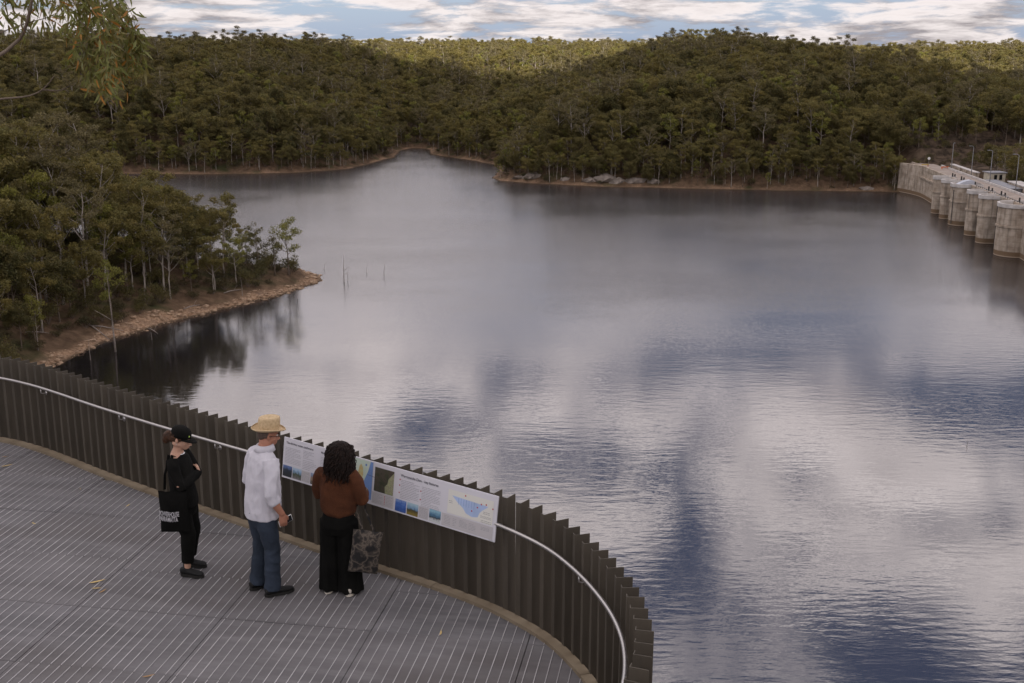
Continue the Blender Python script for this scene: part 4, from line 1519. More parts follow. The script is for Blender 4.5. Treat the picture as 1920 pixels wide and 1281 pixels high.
def head_parts(female=False):
    P = [ellipsoid((0, -.012, .032), (.074, .094, .086)), ellipsoid((0, .025, -.028), (.060, .068, .088)),
         ellipsoid((0, .052, -.086), (.034, .036, .026)), ellipsoid((0, .086, -.066), (.024, .014, .009)), ellipsoid((0, .083, -.080), (.022, .014, .009)),
         ellipsoid((0, .070, .022), (.05, .02, .014)), ellipsoid((.036, .062, -.03), (.022, .02, .022)), ellipsoid((-.036, .062, -.03), (.022, .02, .022)),
         ellipsoid((.035, -.02, -.065), (.032, .05, .035)), ellipsoid((-.035, -.02, -.065), (.032, .05, .035))]
    P.append(tube([(0, .088, .012), (0, .103, -.02), (0, .114, -.040), (0, .098, -.048)], [.008, .010, .0135, .010], 10))
    for s in (-1, 1):
        P.append(ellipsoid((s * .076, -.012, -.012), (.008, .019, .030), 12, 8, Matrix.Rotation(s * .35, 3, 'Z')))
        P.append(ellipsoid((s * .013, .100, -.045), (.009, .010, .008), 10, 6))
    return P


def hand_parts(wrist, fwd, palm_n, side, curl=.5, s=1.0):
    """wrist point, direction to the fingers, palm normal, side: direction of the thumb. Five separate fingers."""
    f = Vector(fwd).normalized(); n = Vector(palm_n); n = (n - f * n.dot(f)).normalized(); t = Vector(side); t = (t - f * t.dot(f) - n * t.dot(n)).normalized()
    w = Vector(wrist)
    P = [tube([w - f * .02, w + f * .02, w + f * .055 * s, w + f * .09 * s], [(.027, .020), (.034, .018), (.042, .016), (.040, .013)], 14, True, t)]
    for k, (off, ln) in enumerate(((.030, .072), (.010, .080), (-.010, .074), (-.029, .058))):
        b = w + f * .085 * s + t * off * s
        pts = [b - f * .02]; d = f.copy(); p = b
        pts.append(p)
        for j, fr in enumerate((.42, .33, .25)):
            d = (d * math.cos(curl * (.6 + .3 * j)) + n * math.sin(curl * (.6 + .3 * j))).normalized()
            p = p + d * ln * fr * s; pts.append(p)
        P.append(tube(pts, [.0095, .0095, .009, .0085, .0065], 8))
    b = w + f * .02 * s + t * .024 * s
    d = (f * .62 + t * .62 + n * .35).normalized()
    p1 = b + d * .038 * s; d2 = (f * .85 + t * .1 + n * .45).normalized(); p2 = p1 + d2 * .03 * s; p3 = p2 + (d2 + n * .3).normalized() * .022 * s
    P.append(tube([b - d * .012, p1, p2, p3], [.015, .0115, .0105, .008], 8))
    return P


def shoe(parent, heel, toe, h, mt, sole_mt, w=.044, collar=None):
    """low sneaker: upper + sole"""
    a, b = Vector(heel), Vector(toe)
    d = (b - a).normalized(); side = Vector((-d.y, d.x, 0)); L_ = (b - a).length
    P = []
    prof = [(0.0, .036, .052, .052), (.12, .04, .060, .068), (.30, .037, .056, .075), (.48, .039, .046, .058), (.68, .046, .036, .042), (.86, .043, .030, .033), (1.0, .024, .020, .022)]
    pts = [a + d * (L_ * t) + Vector((0, 0, .022 + hh * .55)) for t, ww, hh, _ in prof]
    P.append(tube(pts, [(ww * w / .044, hh * .62) for t, ww, hh, _ in prof], 16, True, side))
    P.append(tube([a + d * .055 + Vector((0, 0, .05)), a + d * .06 + Vector((0, 0, h))], [(.036, .046), (.034, .042)], 14, True, side))
    up = fuse('shoe', P, .006, mt, parent, 4)
    mb = MB(); poly = []
    n = 22
    for i in range(n):
        an = 2 * math.pi * i / n
        t = .5 + .54 * math.cos(an)
        ww = np.interp(t, [-.05, .0, .15, .45, .72, .95, 1.05], [.02, .034, .042, .038, .05, .034, .015])
        q = a + d * (L_ * t) + side * (math.copysign(1, math.sin(an)) * ww * w / .044 * min(1, abs(math.sin(an)) * 1.6))
        poly.append((q.x, q.y))
    mb.prism(poly, .0, .026)
    o = mb.build('sole', sole_mt, up)
    for p in o.data.polygons: p.use_smooth = False
    return up


def skin_mat(name, c, c2):
    m = mat(name, c, .55, color2=c2, vscale=14, bump=.04, bscale=120)
    m.node_tree.nodes['Principled BSDF'].inputs['Subsurface Weight'].default_value = .08
    m.node_tree.nodes['Principled BSDF'].inputs['Subsurface Radius'].default_value = (.01, .004, .002)
    return m


M_SKIN1 = skin_mat('fair_skin', (.46, .27, .19), (.52, .31, .22))
M_SKIN2 = skin_mat('sun_reddened_skin', (.36, .16, .10), (.44, .21, .14))
M_SKIN3 = skin_mat('tan_skin', (.32, .19, .12), (.38, .22, .15))
M_SHIRT = mat('white_cotton_shirt', (.55, .535, .58), .85, var=.05, vscale=7, bump=.35, bscale=22, stretch=(1.5, 1.5, .8))
M_JEAN = mat('blue_denim', (.014, .020, .030), .9, color2=(.038, .052, .078), vscale=5, stretch=(1, 1, .6), bump=.4, bscale=60)
M_BLACK = mat('black_knit', (.0045, .0045, .004), .95, color2=(.010, .0095, .0085), vscale=8, bump=.3, bscale=60, spec=.12)
M_BLACK2 = mat('black_trouser_cloth', (.0038, .0038, .0034), .95, color2=(.008, .0078, .007), vscale=6, bump=.2, bscale=40, spec=.1)
M_RUST = mat('rust_wool_knit', (.062, .020, .0075), .95, color2=(.100, .033, .012), vscale=9, bump=.7, bscale=160, detail=8)
M_STRAW = mat('straw_weave', (.48, .34, .19), .8, color2=(.64, .49, .30), vscale=45, bump=.6, bscale=140)
M_SHOEB = mat('black_shoe', (.008, .008, .008), .7, var=.3, vscale=30)
M_SOLEB = mat('dark_rubber_sole', (.018, .017, .015), .8)
M_SHOEC = mat('cream_canvas_shoe', (.58, .53, .46), .8, var=.1, vscale=20)
M_SOLEC = mat('cream_rubber_sole', (.62, .57, .48), .7)
M_HAIRB = mat('brown_hair', (.030, .015, .009), .5, color2=(.075, .035, .018), vscale=40, spec=.2)
M_HAIRD = mat('dark_curly_hair', (.006, .0038, .003), .6, color2=(.019, .010, .007), vscale=30, spec=.18)
M_HAIRG = mat('short_grey_hair', (.10, .07, .055), .7, var=.3, vscale=60)
M_EYEW = mat('eye_white', (.6, .57, .54), .3)
M_IRIS = mat('eye_iris', (.03, .02, .015), .2)
M_TEE = mat('white_tee', (.72, .72, .75), .85)
M_LIP = mat('lip_skin', (.40, .15, .12), .5)
M_CAPG = mat('green_badge', (.35, .50, .10), .6)


def eyes(parent, M):
    for s in (-1, 1):
        c = M @ Vector((s * .030, .077, .002))
        V, F = ellipsoid(c, (.0115,) * 3, 12, 8); mb = MB(); mb.add(V, F); e = mb.build('eye', M_EYEW, parent, True)
        c2 = M @ Vector((s * .030, .0855, .002)); V, F = ellipsoid(c2, (.0052,) * 3, 10, 6); mb = MB(); mb.add(V, F); mb.build('iris', M_IRIS, e, True)
        a = M @ Vector((s * .014, .092, .020)); b = M @ Vector((s * .032, .089, .026)); d = M @ Vector((s * .050, .074, .019))
        mb = MB(); mb.tube([a, b, d], [.0035, .004, .002], 6); mb.build('eyebrow', M_HAIRB, parent, True)


def headM(c, yaw, pitch, roll=0.0, s=1.0):
    return Matrix.Translation(c) @ Matrix.Rotation(yaw, 4, 'Z') @ Matrix.Rotation(pitch, 4, 'X') @ Matrix.Rotation(roll, 4, 'Y') @ Matrix.Diagonal((s, s, s, 1))


# ------------------------------------------------------------------ man in the straw hat (faces +y of his own frame)
def man():
    root = empty('person', (-2.40, 10.52, DECK + .008), R(38 - 90))
    tag(root, 'man in straw hat, white shirt and blue jeans reading the information board', 'person')
    HM = headM((0, .035, 1.585), R(-14), R(-9))
    neck = tube([(0, -.01, 1.40), (0, .0, 1.47), (0, .022, 1.56)], [.075, .064, .060], 14)
    arms = []
    sh = {1: (.192, -.005, 1.375), -1: (-.192, -.005, 1.375)}
    el = {1: (.262, -.045, 1.085), -1: (-.255, -.02, 1.085)}
    wr = {1: (.272, .075, .865), -1: (-.215, .16, .93)}
    for s in (1, -1):
        arms.append(tube([sh[s], Vector(sh[s]).lerp(Vector(el[s]), .5), el[s]], [.052, .047, .041], 12))
        arms.append(tube([el[s], Vector(el[s]).lerp(Vector(wr[s]), .35), wr[s]], [.042, .043, .029], 12))
    legs = []
    kn = {1: (.105, .035, .49), -1: (-.10, .02, .49)}; an = {1: (.115, .01, .08), -1: (-.095, -.045, .08)}
    for s in (1, -1):
        legs.append(tube([(s * .09, 0, .88), (s * .098, .01, .70), kn[s], Vector(kn[s]).lerp(Vector(an[s]), .35), an[s]], [.085, .075, .056, .055, .038], 12))
    torso = rings([(0, 0, .82, .15, .10), (0, 0, .92, .155, .105), (0, .01, 1.05, .155, .11), (0, .005, 1.22, .165, .11), (0, -.005, 1.34, .165, .095), (0, -.01, 1.42, .10, .07)])
    d = Vector(wr[1]) - Vector(el[1])
    hand = hand_parts(wr[1], (0, .10, -1), (-.9, .2, 0), (.1, 1, 0), .62)
    hand2 = hand_parts(wr[-1], (.35, .6, -.35), (.5, -.3, -.6), (.3, .6, .8), .7)
    body = fuse('body', [xf(p, HM) for p in head_parts()] + [neck, torso] + arms + legs + hand + hand2, .006, M_SKIN2, root, 3)
    eyes(root, HM)
    mb = MB(); V, F = ellipsoid((0, .092, -.073), (.02, .006, .004), 10, 6); mb.add([tuple(HM @ Vector(v)) for v in V], F); mb.build('lips', M_LIP, root, True)
    # beard stubble and hair round the back of the head
    fuse('hair', [xf(ellipsoid((0, -.030, .012), (.0775, .079, .060)), HM), xf(ellipsoid((0, -.055, -.018), (.055, .048, .038)), HM)], .007, M_HAIRG, root, 3,
         lambda p: .003 * mnoise.noise(p * 90))
    # shirt
    P = [rings([(0, .005, .79, .206, .160), (0, .008, .84, .208, .164), (0, .014, .95, .205, .165), (0, .012, 1.06, .200, .157), (0, 0, 1.18, .202, .146), (0, -.012, 1.30, .196, .125), (0, -.015, 1.38, .168, .105), (0, -.012, 1.43, .105, .082), (0, -.004, 1.455, .082, .074)], 28)]
    for s in (1, -1):
        e = Vector(el[s]); q = e.lerp(Vector(wr[s]), .42)
        P.append(tube([Vector(sh[s]) + Vector((-s * .03, 0, .012)), Vector(sh[s]).lerp(e, .3), Vector(sh[s]).lerp(e, .75), e, e.lerp(q, .6), q], [.076, .074, .066, .062, .060, .056], 16))
        P.append(tube([e.lerp(q, .72), q + (q - e) * .06], [.063, .062], 16))      # rolled cuff
    fuse('shirt', P, .008, M_SHIRT, root, 5, folds(.010, 17, 8, 3.1))
    # collar
    V, F = [], []
    n = 26
    for i in range(n + 1):
        a = R(110) + R(320) * i / n
        fr = abs(i - n / 2) / (n / 2)
        cx, cy = math.cos(a), math.sin(a)
        for (r, z) in ((.070, 1.452), (.066, 1.497 - .012 * fr), (.074, 1.499 - .012 * fr), (.094, 1.445 - .02 * fr)):
            V.append((cx * r, cy * r * 1.05 + .004, z + .006 * cy))
    for i in range(n):
        for j in range(3): F.append((4 * i + j, 4 * i + 4 + j, 4 * i + 5 + j, 4 * i + 1 + j))
    mb = MB(); mb.add(V, F); c = mb.build('collar', M_SHIRT, root, True)
    sm = c.modifiers.new('t', 'SOLIDIFY'); sm.thickness = .005
    # jeans
    P = [rings([(0, -.005, .70, .145, .112), (0, -.01, .78, .172, .135), (0, -.01, .86, .174, .138), (0, 0, .91, .150, .115)], 24)]
    for s in (1, -1):
        k, a = Vector(kn[s]), Vector(an[s])
        P.append(tube([(s * .088, -.008, .82), (s * .094, 0, .70), k.lerp(Vector((s * .09, 0, .70)), .35), k, k.lerp(a, .4), k.lerp(a, .8), a + Vector((0, 0, -.025))], [.104, .098, .085, .077, .074, .074, .077], 18))
    fuse('jeans', P, .008, M_JEAN, root, 4, lambda p: .010 * (1 - 2 * abs(mnoise.noise(Vector((p.x * 5 + 2, p.y * 5, p.z * 11))))) * (.35 + .65 * max(0, 1 - abs(p.z - .42) / .2) + .8 * max(0, 1 - abs(p.z - .12) / .12)))
    shoe(root, (.118, -.07, .0), (.165, .205, .0), .10, M_SHOEB, M_SOLEB)
    shoe(root, (-.095, -.125, .0), (-.105, .15, .0), .10, M_SHOEB, M_SOLEB)
    # straw hat
    P = []
    prof = [(.088, .000), (.096, .014), (.097, .060), (.095, .105), (.090, .128), (.078, .134), (.045, .128), (.0, .126)]
    HT = HM @ Matrix.Translation((0, -.010, .050)) @ Matrix.Rotation(R(8), 4, 'X') @ Matrix.Diagonal((.94, .94, .9, 1))
    V, F = [], []; n = 40
    brim = [(.154, .010), (.160, .004), (.152, .000), (.125, -.007), (.098, -.002)]
    full = brim + [(r, z) for r, z in prof[1:]]
    for (r, z) in full:
        for k in range(n):
            a = 2 * math.pi * k / n
            up = 0.026 * (abs(math.cos(a)) ** 2) * max(0, (r - .095) / .07)          # sides roll up
            el_ = 1.16 if r < .1 else 1.08
            V.append(tuple(HT @ Vector((r * math.cos(a), r * el_ * math.sin(a), z + up - (.018 * math.sin(a) * max(0, (r - .1) / .06))))))
    for i in range(len(full) - 1):
        for k in range(n): F.append((i * n + k, i * n + (k + 1) % n, (i + 1) * n + (k + 1) % n, (i + 1) * n + k))
    mb = MB(); mb.add(V, F); h = mb.build('straw_hat', M_STRAW, root, True); h.modifiers.new('t', 'SOLIDIFY').thickness = .004
    # glasses
    mb = MB()
    for s in (-1, 1):
        mb.tube([HM @ Vector((s * .030 + .021 * math.cos(a), .100 - .006 * abs(math.cos(a)), -.002 + .015 * math.sin(a))) for a in np.linspace(0, 6.283, 17)], .0022, 6, cap=False)
        mb.tube([HM @ Vector((s * .052, .094, .003)), HM @ Vector((s * .078, .06, .004)), HM @ Vector((s * .086, -.015, .0))], .0024, 6)
    mb.tube([HM @ Vector((-.010, .102, .002)), HM @ Vector((.010, .102, .002))], .002, 6)
    mb.build('glasses', M_DARK, root, True)
    # phone in the right hand
    c = Vector(wr[1]) + Vector((-.030, .045, -.085))
    Mw = Matrix.Translation(root.location) @ Matrix.Rotation(root.rotation_euler.z, 4, 'Z') @ Matrix.Translation(c) @ Matrix.Rotation(R(18), 4, 'X') @ Matrix.Rotation(R(8), 4, 'Y')
    ph = bpy.data.objects.new('phone', None); LINK(ph); ph.matrix_world = Mw
    bm = bmesh.new(); bmesh.ops.create_cube(bm, size=1)
    for v in bm.verts: v.co = Vector((v.co.x * .009, v.co.y * .145, v.co.z * .072))
    bmesh.ops.bevel(bm, geom=bm.edges[:], offset=.003, segments=2, affect='EDGES')
    me = bpy.data.meshes.new('case'); bm.to_mesh(me); bm.free(); me.materials.append(M_WHITEP); obj('case', me, ph)
    mb = MB(); mb.box((.005, 0, 0), (.002, .132, .062)); mb.build('screen', M_GLASS, ph)
    tag(ph, 'phone in a pale case held in the right hand of the man in the hat', 'phone')


def lean(root, f):
    for o in list(root.children_recursive):
        if o.type != 'MESH': continue
        me = o.data
        for v in me.vertices: v.co.y += f(v.co.z)


man()
lean([o for o in S.objects if o.name.startswith('person')][-1], lambda z: .075 * max(0, (z - .95) / .65))


# ------------------------------------------------------------------ woman in black with cap, arms folded
def woman_black():
    root = empty('person', (-3.235, 10.96, DECK + .008), R(-8 - 90))
    tag(root, 'woman in black clothes and black cap standing with folded arms', 'person')
    HM = headM((0, .055, 1.42), R(0), R(-19), 0, .97)
    neck = tube([(0, -.012, 1.24), (0, .005, 1.30), (0, .038, 1.39)], [.066, .050, .047], 14)
    torso = rings([(0, 0, .74, .14, .095), (0, 0, .85, .135, .09), (0, .0, .98, .115, .08), (0, .0, 1.10, .13, .088), (0, -.005, 1.20, .14, .082), (0, -.01, 1.265, .085, .06)])
    sh = {1: (.158, -.01, 1.225), -1: (-.158, -.01, 1.225)}
    el = {1: (.205, .075, .985), -1: (-.20, .075, .985)}
    wr = {1: (-.085, .150, 1.035), -1: (.04, .118, 1.0)}
    arms, legs = [], []
    for s in (1, -1):
        arms.append(tube([sh[s], Vector(sh[s]).lerp(Vector(el[s]), .5), el[s]], [.042, .038, .034], 12))
        arms.append(tube([el[s], Vector(el[s]).lerp(Vector(wr[s]), .4), wr[s]], [.034, .033, .023], 12))
    kn = {1: (.085, .035, .43), -1: (-.085, .01, .43)}; an = {1: (.105, -.01, .075), -1: (-.10, -.07, .075)}
    for s in (1, -1):
        legs.append(tube([(s * .078, 0, .80), (s * .085, .01, .62), kn[s], Vector(kn[s]).lerp(Vector(an[s]), .35), an[s]], [.075, .068, .049, .047, .031], 12))
    h1 = hand_parts(wr[1], (-1, -.55, .25), (.3, -1, .0), (.1, 0, 1), .45, .9)
    h2 = hand_parts(wr[-1], (.8, -.6, .12), (0, -1, 0), (0, .1, 1), .3, .8)
    fuse('body', [xf(p, HM) for p in head_parts(True)] + [neck, torso] + arms + legs + h1 + h2, .006, M_SKIN1, root, 3)
    eyes(root, HM)
    mb = MB(); V, F = ellipsoid((0, .092, -.073), (.018, .006, .005), 10, 6); mb.add([tuple(HM @ Vector(v)) for v in V], F); mb.build('lips', M_LIP, root, True)
    # hair: cap of hair plus a low knot with loose ends
    hp = [xf(ellipsoid((0, -.030, .015), (.080, .088, .082)), HM), xf(ellipsoid((0, -.085, -.03), (.05, .04, .05)), HM),
          xf(ellipsoid((0, -.135, -.035), (.048, .048, .058)), HM), xf(ellipsoid((0, -.150, -.075), (.034, .034, .045)), HM),
          xf(ellipsoid((.066, .012, .02), (.014, .03, .03)), HM), xf(ellipsoid((-.066, .012, .02), (.014, .03, .03)), HM)]
    fuse('hair', hp, .006, M_HAIRB, root, 2, lambda p: .006 * (1 - 2 * abs(mnoise.noise(Vector((p.x * 60, p.y * 25, p.z * 25))))))
    # cap with peak and a small badge
    n = 28; V, F = [], []
    prof = [(.088, .018), (.090, .045), (.086, .075), (.072, .102), (.045, .120), (.015, .126), (0, .126)]
    for (r, z) in prof:
        for k in range(n):
            a = 2 * math.pi * k / n; V.append(tuple(HM @ Vector((r * math.cos(a) * .96, r * 1.17 * math.sin(a) - .01, z))))
    for i in range(len(prof) - 1):
        for k in range(n): F.append((i * n + k, i * n + (k + 1) % n, (i + 1) * n + (k + 1) % n, (i + 1) * n + k))
    mb = MB(); mb.add(V, F); cap = mb.build('cap', M_BLACK, root, True); cap.modifiers.new('t', 'SOLIDIFY').thickness = .004
    V, F = [], []; m = 14
    for j in range(6):
        t = j / 5
        for i in range(m + 1):
            a = R(22) + R(136) * i / m
            y0 = .1 * math.sin(a) - .008; ext = .075 * t * math.sin((a - R(22)) / R(136) * math.pi) ** .6
            x = .086 * math.cos(a) * (1 - .06 * t)
            V.append(tuple(HM @ Vector((x, y0 + ext, .021 - .016 * t - .10 * x * x * (1 + 4 * t)))))
    for j in range(5):
        for i in range(m): F.append((j * (m + 1) + i, j * (m + 1) + i + 1, (j + 1) * (m + 1) + i + 1, (j + 1) * (m + 1) + i))
    mb = MB(); mb.add(V, F); pk = mb.build('peak', M_BLACK, cap, True); pk.modifiers.new('t', 'SOLIDIFY').thickness = .004
    mb = MB(); V, F = ellipsoid((.035, .088, .058), (.010, .006, .009), 10, 6); mb.add([tuple(HM @ Vector(v)) for v in V], F); mb.build('badge', M_CAPG, cap, True)
    for s in (-1, 1):
        mb = MB(); c = HM @ Vector((s * .082, -.006, -.048)); V, F = ellipsoid(c, (.004, .004, .007), 8, 6); mb.add(V, F); mb.build('earring', M_RAIL, root, True)
    # white tee showing at the neck
    fuse('tee_shirt', [rings([(0, -.004, 1.19, .10, .075), (0, -.002, 1.245, .074, .066), (0, .010, 1.262, .058, .056)], 20)], .007, M_TEE, root, 2)
    # sweater
    P = [rings([(0, 0, .72, .168, .128), (0, 0, .80, .165, .127), (0, 0, .92, .152, .116), (0, .005, 1.05, .152, .118), (0, 0, 1.14, .158, .112), (0, -.006, 1.20, .145, .098), (0, -.008, 1.25, .09, .078), (0, -.012, 1.264, .07, .066)], 26)]
    for s in (1, -1):
        a, e, w = Vector(sh[s]), Vector(el[s]), Vector(wr[s])
        P.append(tube([a + Vector((-s * .03, 0, .008)), a.lerp(e, .3), a.lerp(e, .75), e, e.lerp(w, .35), e.lerp(w, .7), w], [.062, .060, .055, .053, .052, .046, .038], 14))
    fuse('sweater', P, .008, M_BLACK, root, 4, folds(.007, 9, 6, 8.2))
    # tapered trousers
    P = [rings([(0, -.005, .62, .125, .10), (0, -.01, .70, .155, .125), (0, -.008, .80, .145, .112), (0, 0, .88, .125, .095)], 24)]
    for s in (1, -1):
        k, a = Vector(kn[s]), Vector(an[s])
        P.append(tube([(s * .078, -.006, .72), (s * .085, 0, .60), k.lerp(Vector((s * .08, 0, .6)), .3), k, k.lerp(a, .4), k.lerp(a, .82)], [.095, .090, .082, .077, .068, .058], 16))
    fuse('trousers', P, .008, M_BLACK2, root, 4, folds(.006, 7, 8, 5.5))
    shoe(root, (.105, -.078, .0), (.135, .165, .0), .085, M_SHOEB, M_SOLEB, .042)
    shoe(root, (-.10, -.14, .0), (-.10, .10, .0), .085, M_SHOEB, M_SOLEB, .042)
    return root


w1 = woman_black()
lean(w1, lambda z: -.058 * max(0, z - .1))


def bag(name, W, H, D, mt, seed):
    """soft cloth bag, local: x width, z up from the bottom, open top"""
    nx, nz = 16, 18
    V, F = [], []
    for side in (-1, 1):
        for j in range(nz + 1):
            for i in range(nx + 1):
                u = i / nx; v = j / nz
                edge = math.sin(math.pi * u) ** .5 if 0 < u < 1 else 0
                bulge = D * .5 * edge * (math.sin(math.pi * min(1, v * .9 + .1)) ** .6)
                x = (u - .5) * W * (1 - .05 * math.sin(math.pi * v))
                wr_ = .006 * mnoise.noise(Vector((x * 16 + seed, v * 9, side * 3)))
                V.append((x + .5 * wr_, side * (bulge + .002) + wr_, v * H + .010 * mnoise.noise(Vector((x * 8, v, seed))) + (-.012 * (2 * u - 1) ** 2 if v < .1 else 0)))
    k = (nx + 1) * (nz + 1)
    for s in (0, 1):
        for j in range(nz):
            for i in range(nx):
                a = s * k + j * (nx + 1) + i
                f = (a, a + 1, a + nx + 2, a + nx + 1); F.append(f if s == 0 else f[::-1])
    for j in range(nz):
        for i in (0, nx):
            a = j * (nx + 1) + i; f = (a, a + nx + 1, a + nx + 1 + k, a + k); F.append(f)
    for i in range(nx): F.append((i, i + k, i + 1 + k, i + 1))
    mb = MB(); mb.add(V, F)
    return mb


# black tote with white lettering, hanging from her right shoulder
tote = empty('tote_bag', (-3.325, 10.775, DECK + .52), R(-4))
bag('bag', .295, .42, .07, M_BLACK2, 3).build('bag', M_BLACK2, tote, True)
shw = Matrix.Translation(w1.location) @ Matrix.Rotation(w1.rotation_euler.z, 4, 'Z') @ Vector((.14, -.08, 1.285))
loc = tote.matrix_basis.inverted() @ shw
for sx, sy in ((-.035, .02), (.035, -.02)):
    mb = MB()
    pts = [Vector((sx * 2.4, -.015 if sy < 0 else .015, .43)), Vector((sx * 1.6, -.02, .60)), Vector((loc.x + sx * .7, loc.y - .055, loc.z - .10)), Vector((loc.x + sx * .5, loc.y - .01, loc.z + .004)), Vector((loc.x + sx * .6, loc.y + .05, loc.z - .03))]
    mb.tube(pts, [(.014, .003)] * 5, 8); mb.build('strap', M_BLACK2, tote)
M_PRINT = mat('white_bag_print', (.48, .47, .49), .8)
for k, (t, z) in enumerate((('POWERHOUSE', .172), ('PARRAMATTA', .118))):
    me = text_mesh(t, .066, M_PRINT, 'LEFT', .0012)
    o = obj('lettering', me, tote)
    w_ = max(v.co.x for v in me.vertices)
    for v in me.vertices:
        x = v.co.x / w_ * (.205 - .012 * k); sag = .012 * math.sin(x / .24 * 9)
        u = (x - .141) / .295 + .5
        bl = .035 * max(0, math.sin(math.pi * min(max(u, .001), .999))) ** .5
        v.co = Vector((x - .141 - .004 * k, -bl - .011, z + v.co.y * 1.05 + sag * .22))
tag(tote, 'black tote bag with white lettering hanging at the side of the woman in black', 'bag')


# ------------------------------------------------------------------ woman in the rust jumper, back to us
def woman_rust():
    root = empty('person', (-1.665, 10.53, DECK + .008), R(74 - 90))
    tag(root, 'woman with dark curly hair in rust jumper and wide black trousers facing the board', 'person')
    HM = headM((.022, .03, 1.395), R(8), R(-10), 0, .98)
    neck = tube([(0, -.012, 1.22), (0, .0, 1.29), (0, .02, 1.37)], [.068, .052, .050], 14)
    torso = rings([(0, 0, .74, .15, .10), (0, 0, .85, .15, .10), (0, 0, .98, .135, .095), (0, 0, 1.10, .145, .10), (0, -.005, 1.20, .148, .088), (0, -.01, 1.26, .09, .062)])
    sh = {1: (.172, -.01, 1.215), -1: (-.172, -.01, 1.215)}
    el = {1: (.232, .02, .965), -1: (-.228, .045, .975)}
    wr = {1: (.165, .21, .985), -1: (-.09, .225, 1.02)}
    arms, legs = [], []
    for s in (1, -1):
        arms.append(tube([sh[s], Vector(sh[s]).lerp(Vector(el[s]), .5), el[s]], [.046, .042, .036], 12))
        arms.append(tube([el[s], Vector(el[s]).lerp(Vector(wr[s]), .4), wr[s]], [.036, .034, .024], 12))
    kn = {1: (.09, .01, .43), -1: (-.09, .01, .43)}; an = {1: (.10, -.03, .07), -1: (-.10, -.03, .07)}
    for s in (1, -1):
        legs.append(tube([(s * .08, 0, .80), (s * .088, .0, .62), kn[s], Vector(kn[s]).lerp(Vector(an[s]), .35), an[s]], [.08, .072, .052, .05, .032], 12))
    h1 = hand_parts(wr[1], (-.6, .7, .05), (-.3, -.3, -.8), (0, .3, 1), .8, .9)
    h2 = hand_parts(wr[-1], (.9, .3, 0), (0, -.4, -.8), (0, .5, .8), .6, .9)
    fuse('body', [xf(p, HM) for p in head_parts(True)] + [neck, torso] + arms + legs + h1 + h2, .006, M_SKIN3, root, 3)
    eyes(root, HM)
    # curly shoulder length hair
    mb = MB(); rs = random.Random(9)
    V, F = ellipsoid((0, -.012, .040), (.083, .102, .090), 22, 14); mb.add([tuple(HM @ Vector(v)) for v in V], F)
    V, F = ellipsoid((0, -.055, -.06), (.098, .066, .125), 20, 12); mb.add([tuple(HM @ Vector(v)) for v in V], F)
    for k in range(430):
        a = rs.uniform(R(-30), R(210)) + math.pi             # round the sides and the back
        el_ = rs.uniform(.05, 1.0)
        r = math.cos(el_ * .5 * math.pi) * 1.0
        p = Vector((.090 * math.cos(a) * max(r, .15), .108 * math.sin(a) * max(r, .15) - .012, .040 + .094 * math.sin(el_ * .5 * math.pi)))
        out = Vector((math.cos(a), math.sin(a) * .8, 0))
        length = rs.uniform(.16, .36) * (1.0 if math.sin(a) < .2 else .85)
        n = 16; pts = []
        ph = rs.uniform(0, 6.28); turns = rs.uniform(2.0, 3.8); rad_c = rs.uniform(.008, .021)
        spread = rs.uniform(.0, .04)
        q = p.copy()
        for i in range(n):
            t = i / (n - 1)
            horiz = out * (math.sin(min(t * 3.2, 1.57)) * (.018 + spread * t) + (p.length * 0))
            side_r = max(r, .15)
            fall = Vector((0, 0, -length * t ** 1.15))
            push = out * (.098 - .09 * side_r) * min(1, t * 3.0) * .95
            w = ph + turns * 6.283 * t
            curl = (Vector((-out.y, out.x, 0)) * math.cos(w) + out * .8 * math.sin(w) + Vector((0, 0, .35 * math.sin(w)))) * rad_c * min(1, t * 4)
            c = p + horiz + push + fall + curl
            if c.y > .055 and c.z < .03: c.y = .055 - .4 * (c.y - .055)
            pts.append(HM @ c)
        mb.tube(pts, [.0048 * (1 - .45 * i / (n - 1)) + .001 for i in range(n)], 5)
    mb.build('hair', M_HAIRD, root, True)
    # jumper
    P = [rings([(0, -.004, .80, .150, .118), (0, -.004, .835, .172, .136), (0, -.003, .92, .184, .142), (0, 0, 1.05, .182, .138), (0, -.004, 1.14, .180, .126), (0, -.01, 1.205, .155, .104), (0, -.008, 1.25, .10, .082), (0, -.002, 1.275, .075, .070)], 28)]
    for s in (1, -1):
        a, e, w = Vector(sh[s]), Vector(el[s]), Vector(wr[s])
        P.append(tube([a + Vector((-s * .04, 0, .005)), a.lerp(e, .3), a.lerp(e, .75), e, e.lerp(w, .35), e.lerp(w, .75), w - (w - e) * .05], [.074, .073, .070, .068, .066, .060, .040], 16))
    fuse('jumper', P, .008, M_RUST, root, 5, folds(.011, 8, 6, 1.7))
    # wide trousers
    P = [rings([(0, -.008, .62, .16, .128), (0, -.01, .70, .178, .148), (0, -.006, .80, .158, .124), (0, 0, .90, .14, .108)], 26)]
    for s in (1, -1):
        P.append(tube([(s * .085, -.008, .74), (s * .092, -.004, .60), (s * .096, -.002, .42), (s * .10, -.006, .22), (s * .104, -.010, .02)], [.106, .106, .106, .112, .120], 20))
    fuse('trousers', P, .008, M_BLACK2, root, 4, lambda p: .008 * math.sin(math.atan2(p.y, p.x - (.1 if p.x > 0 else -.1)) * 7 + p.z * 3) * max(0, 1 - p.z / .75) + .003 * mnoise.noise(p * 9))
    shoe(root, (.115, -.120, .0), (.135, .12, .0), .07, M_SHOEC, M_SOLEC, .042)
    shoe(root, (-.105, -.120, .0), (-.115, .12, .0), .07, M_SHOEC, M_SOLEC, .042)
    return root


w2 = woman_rust()


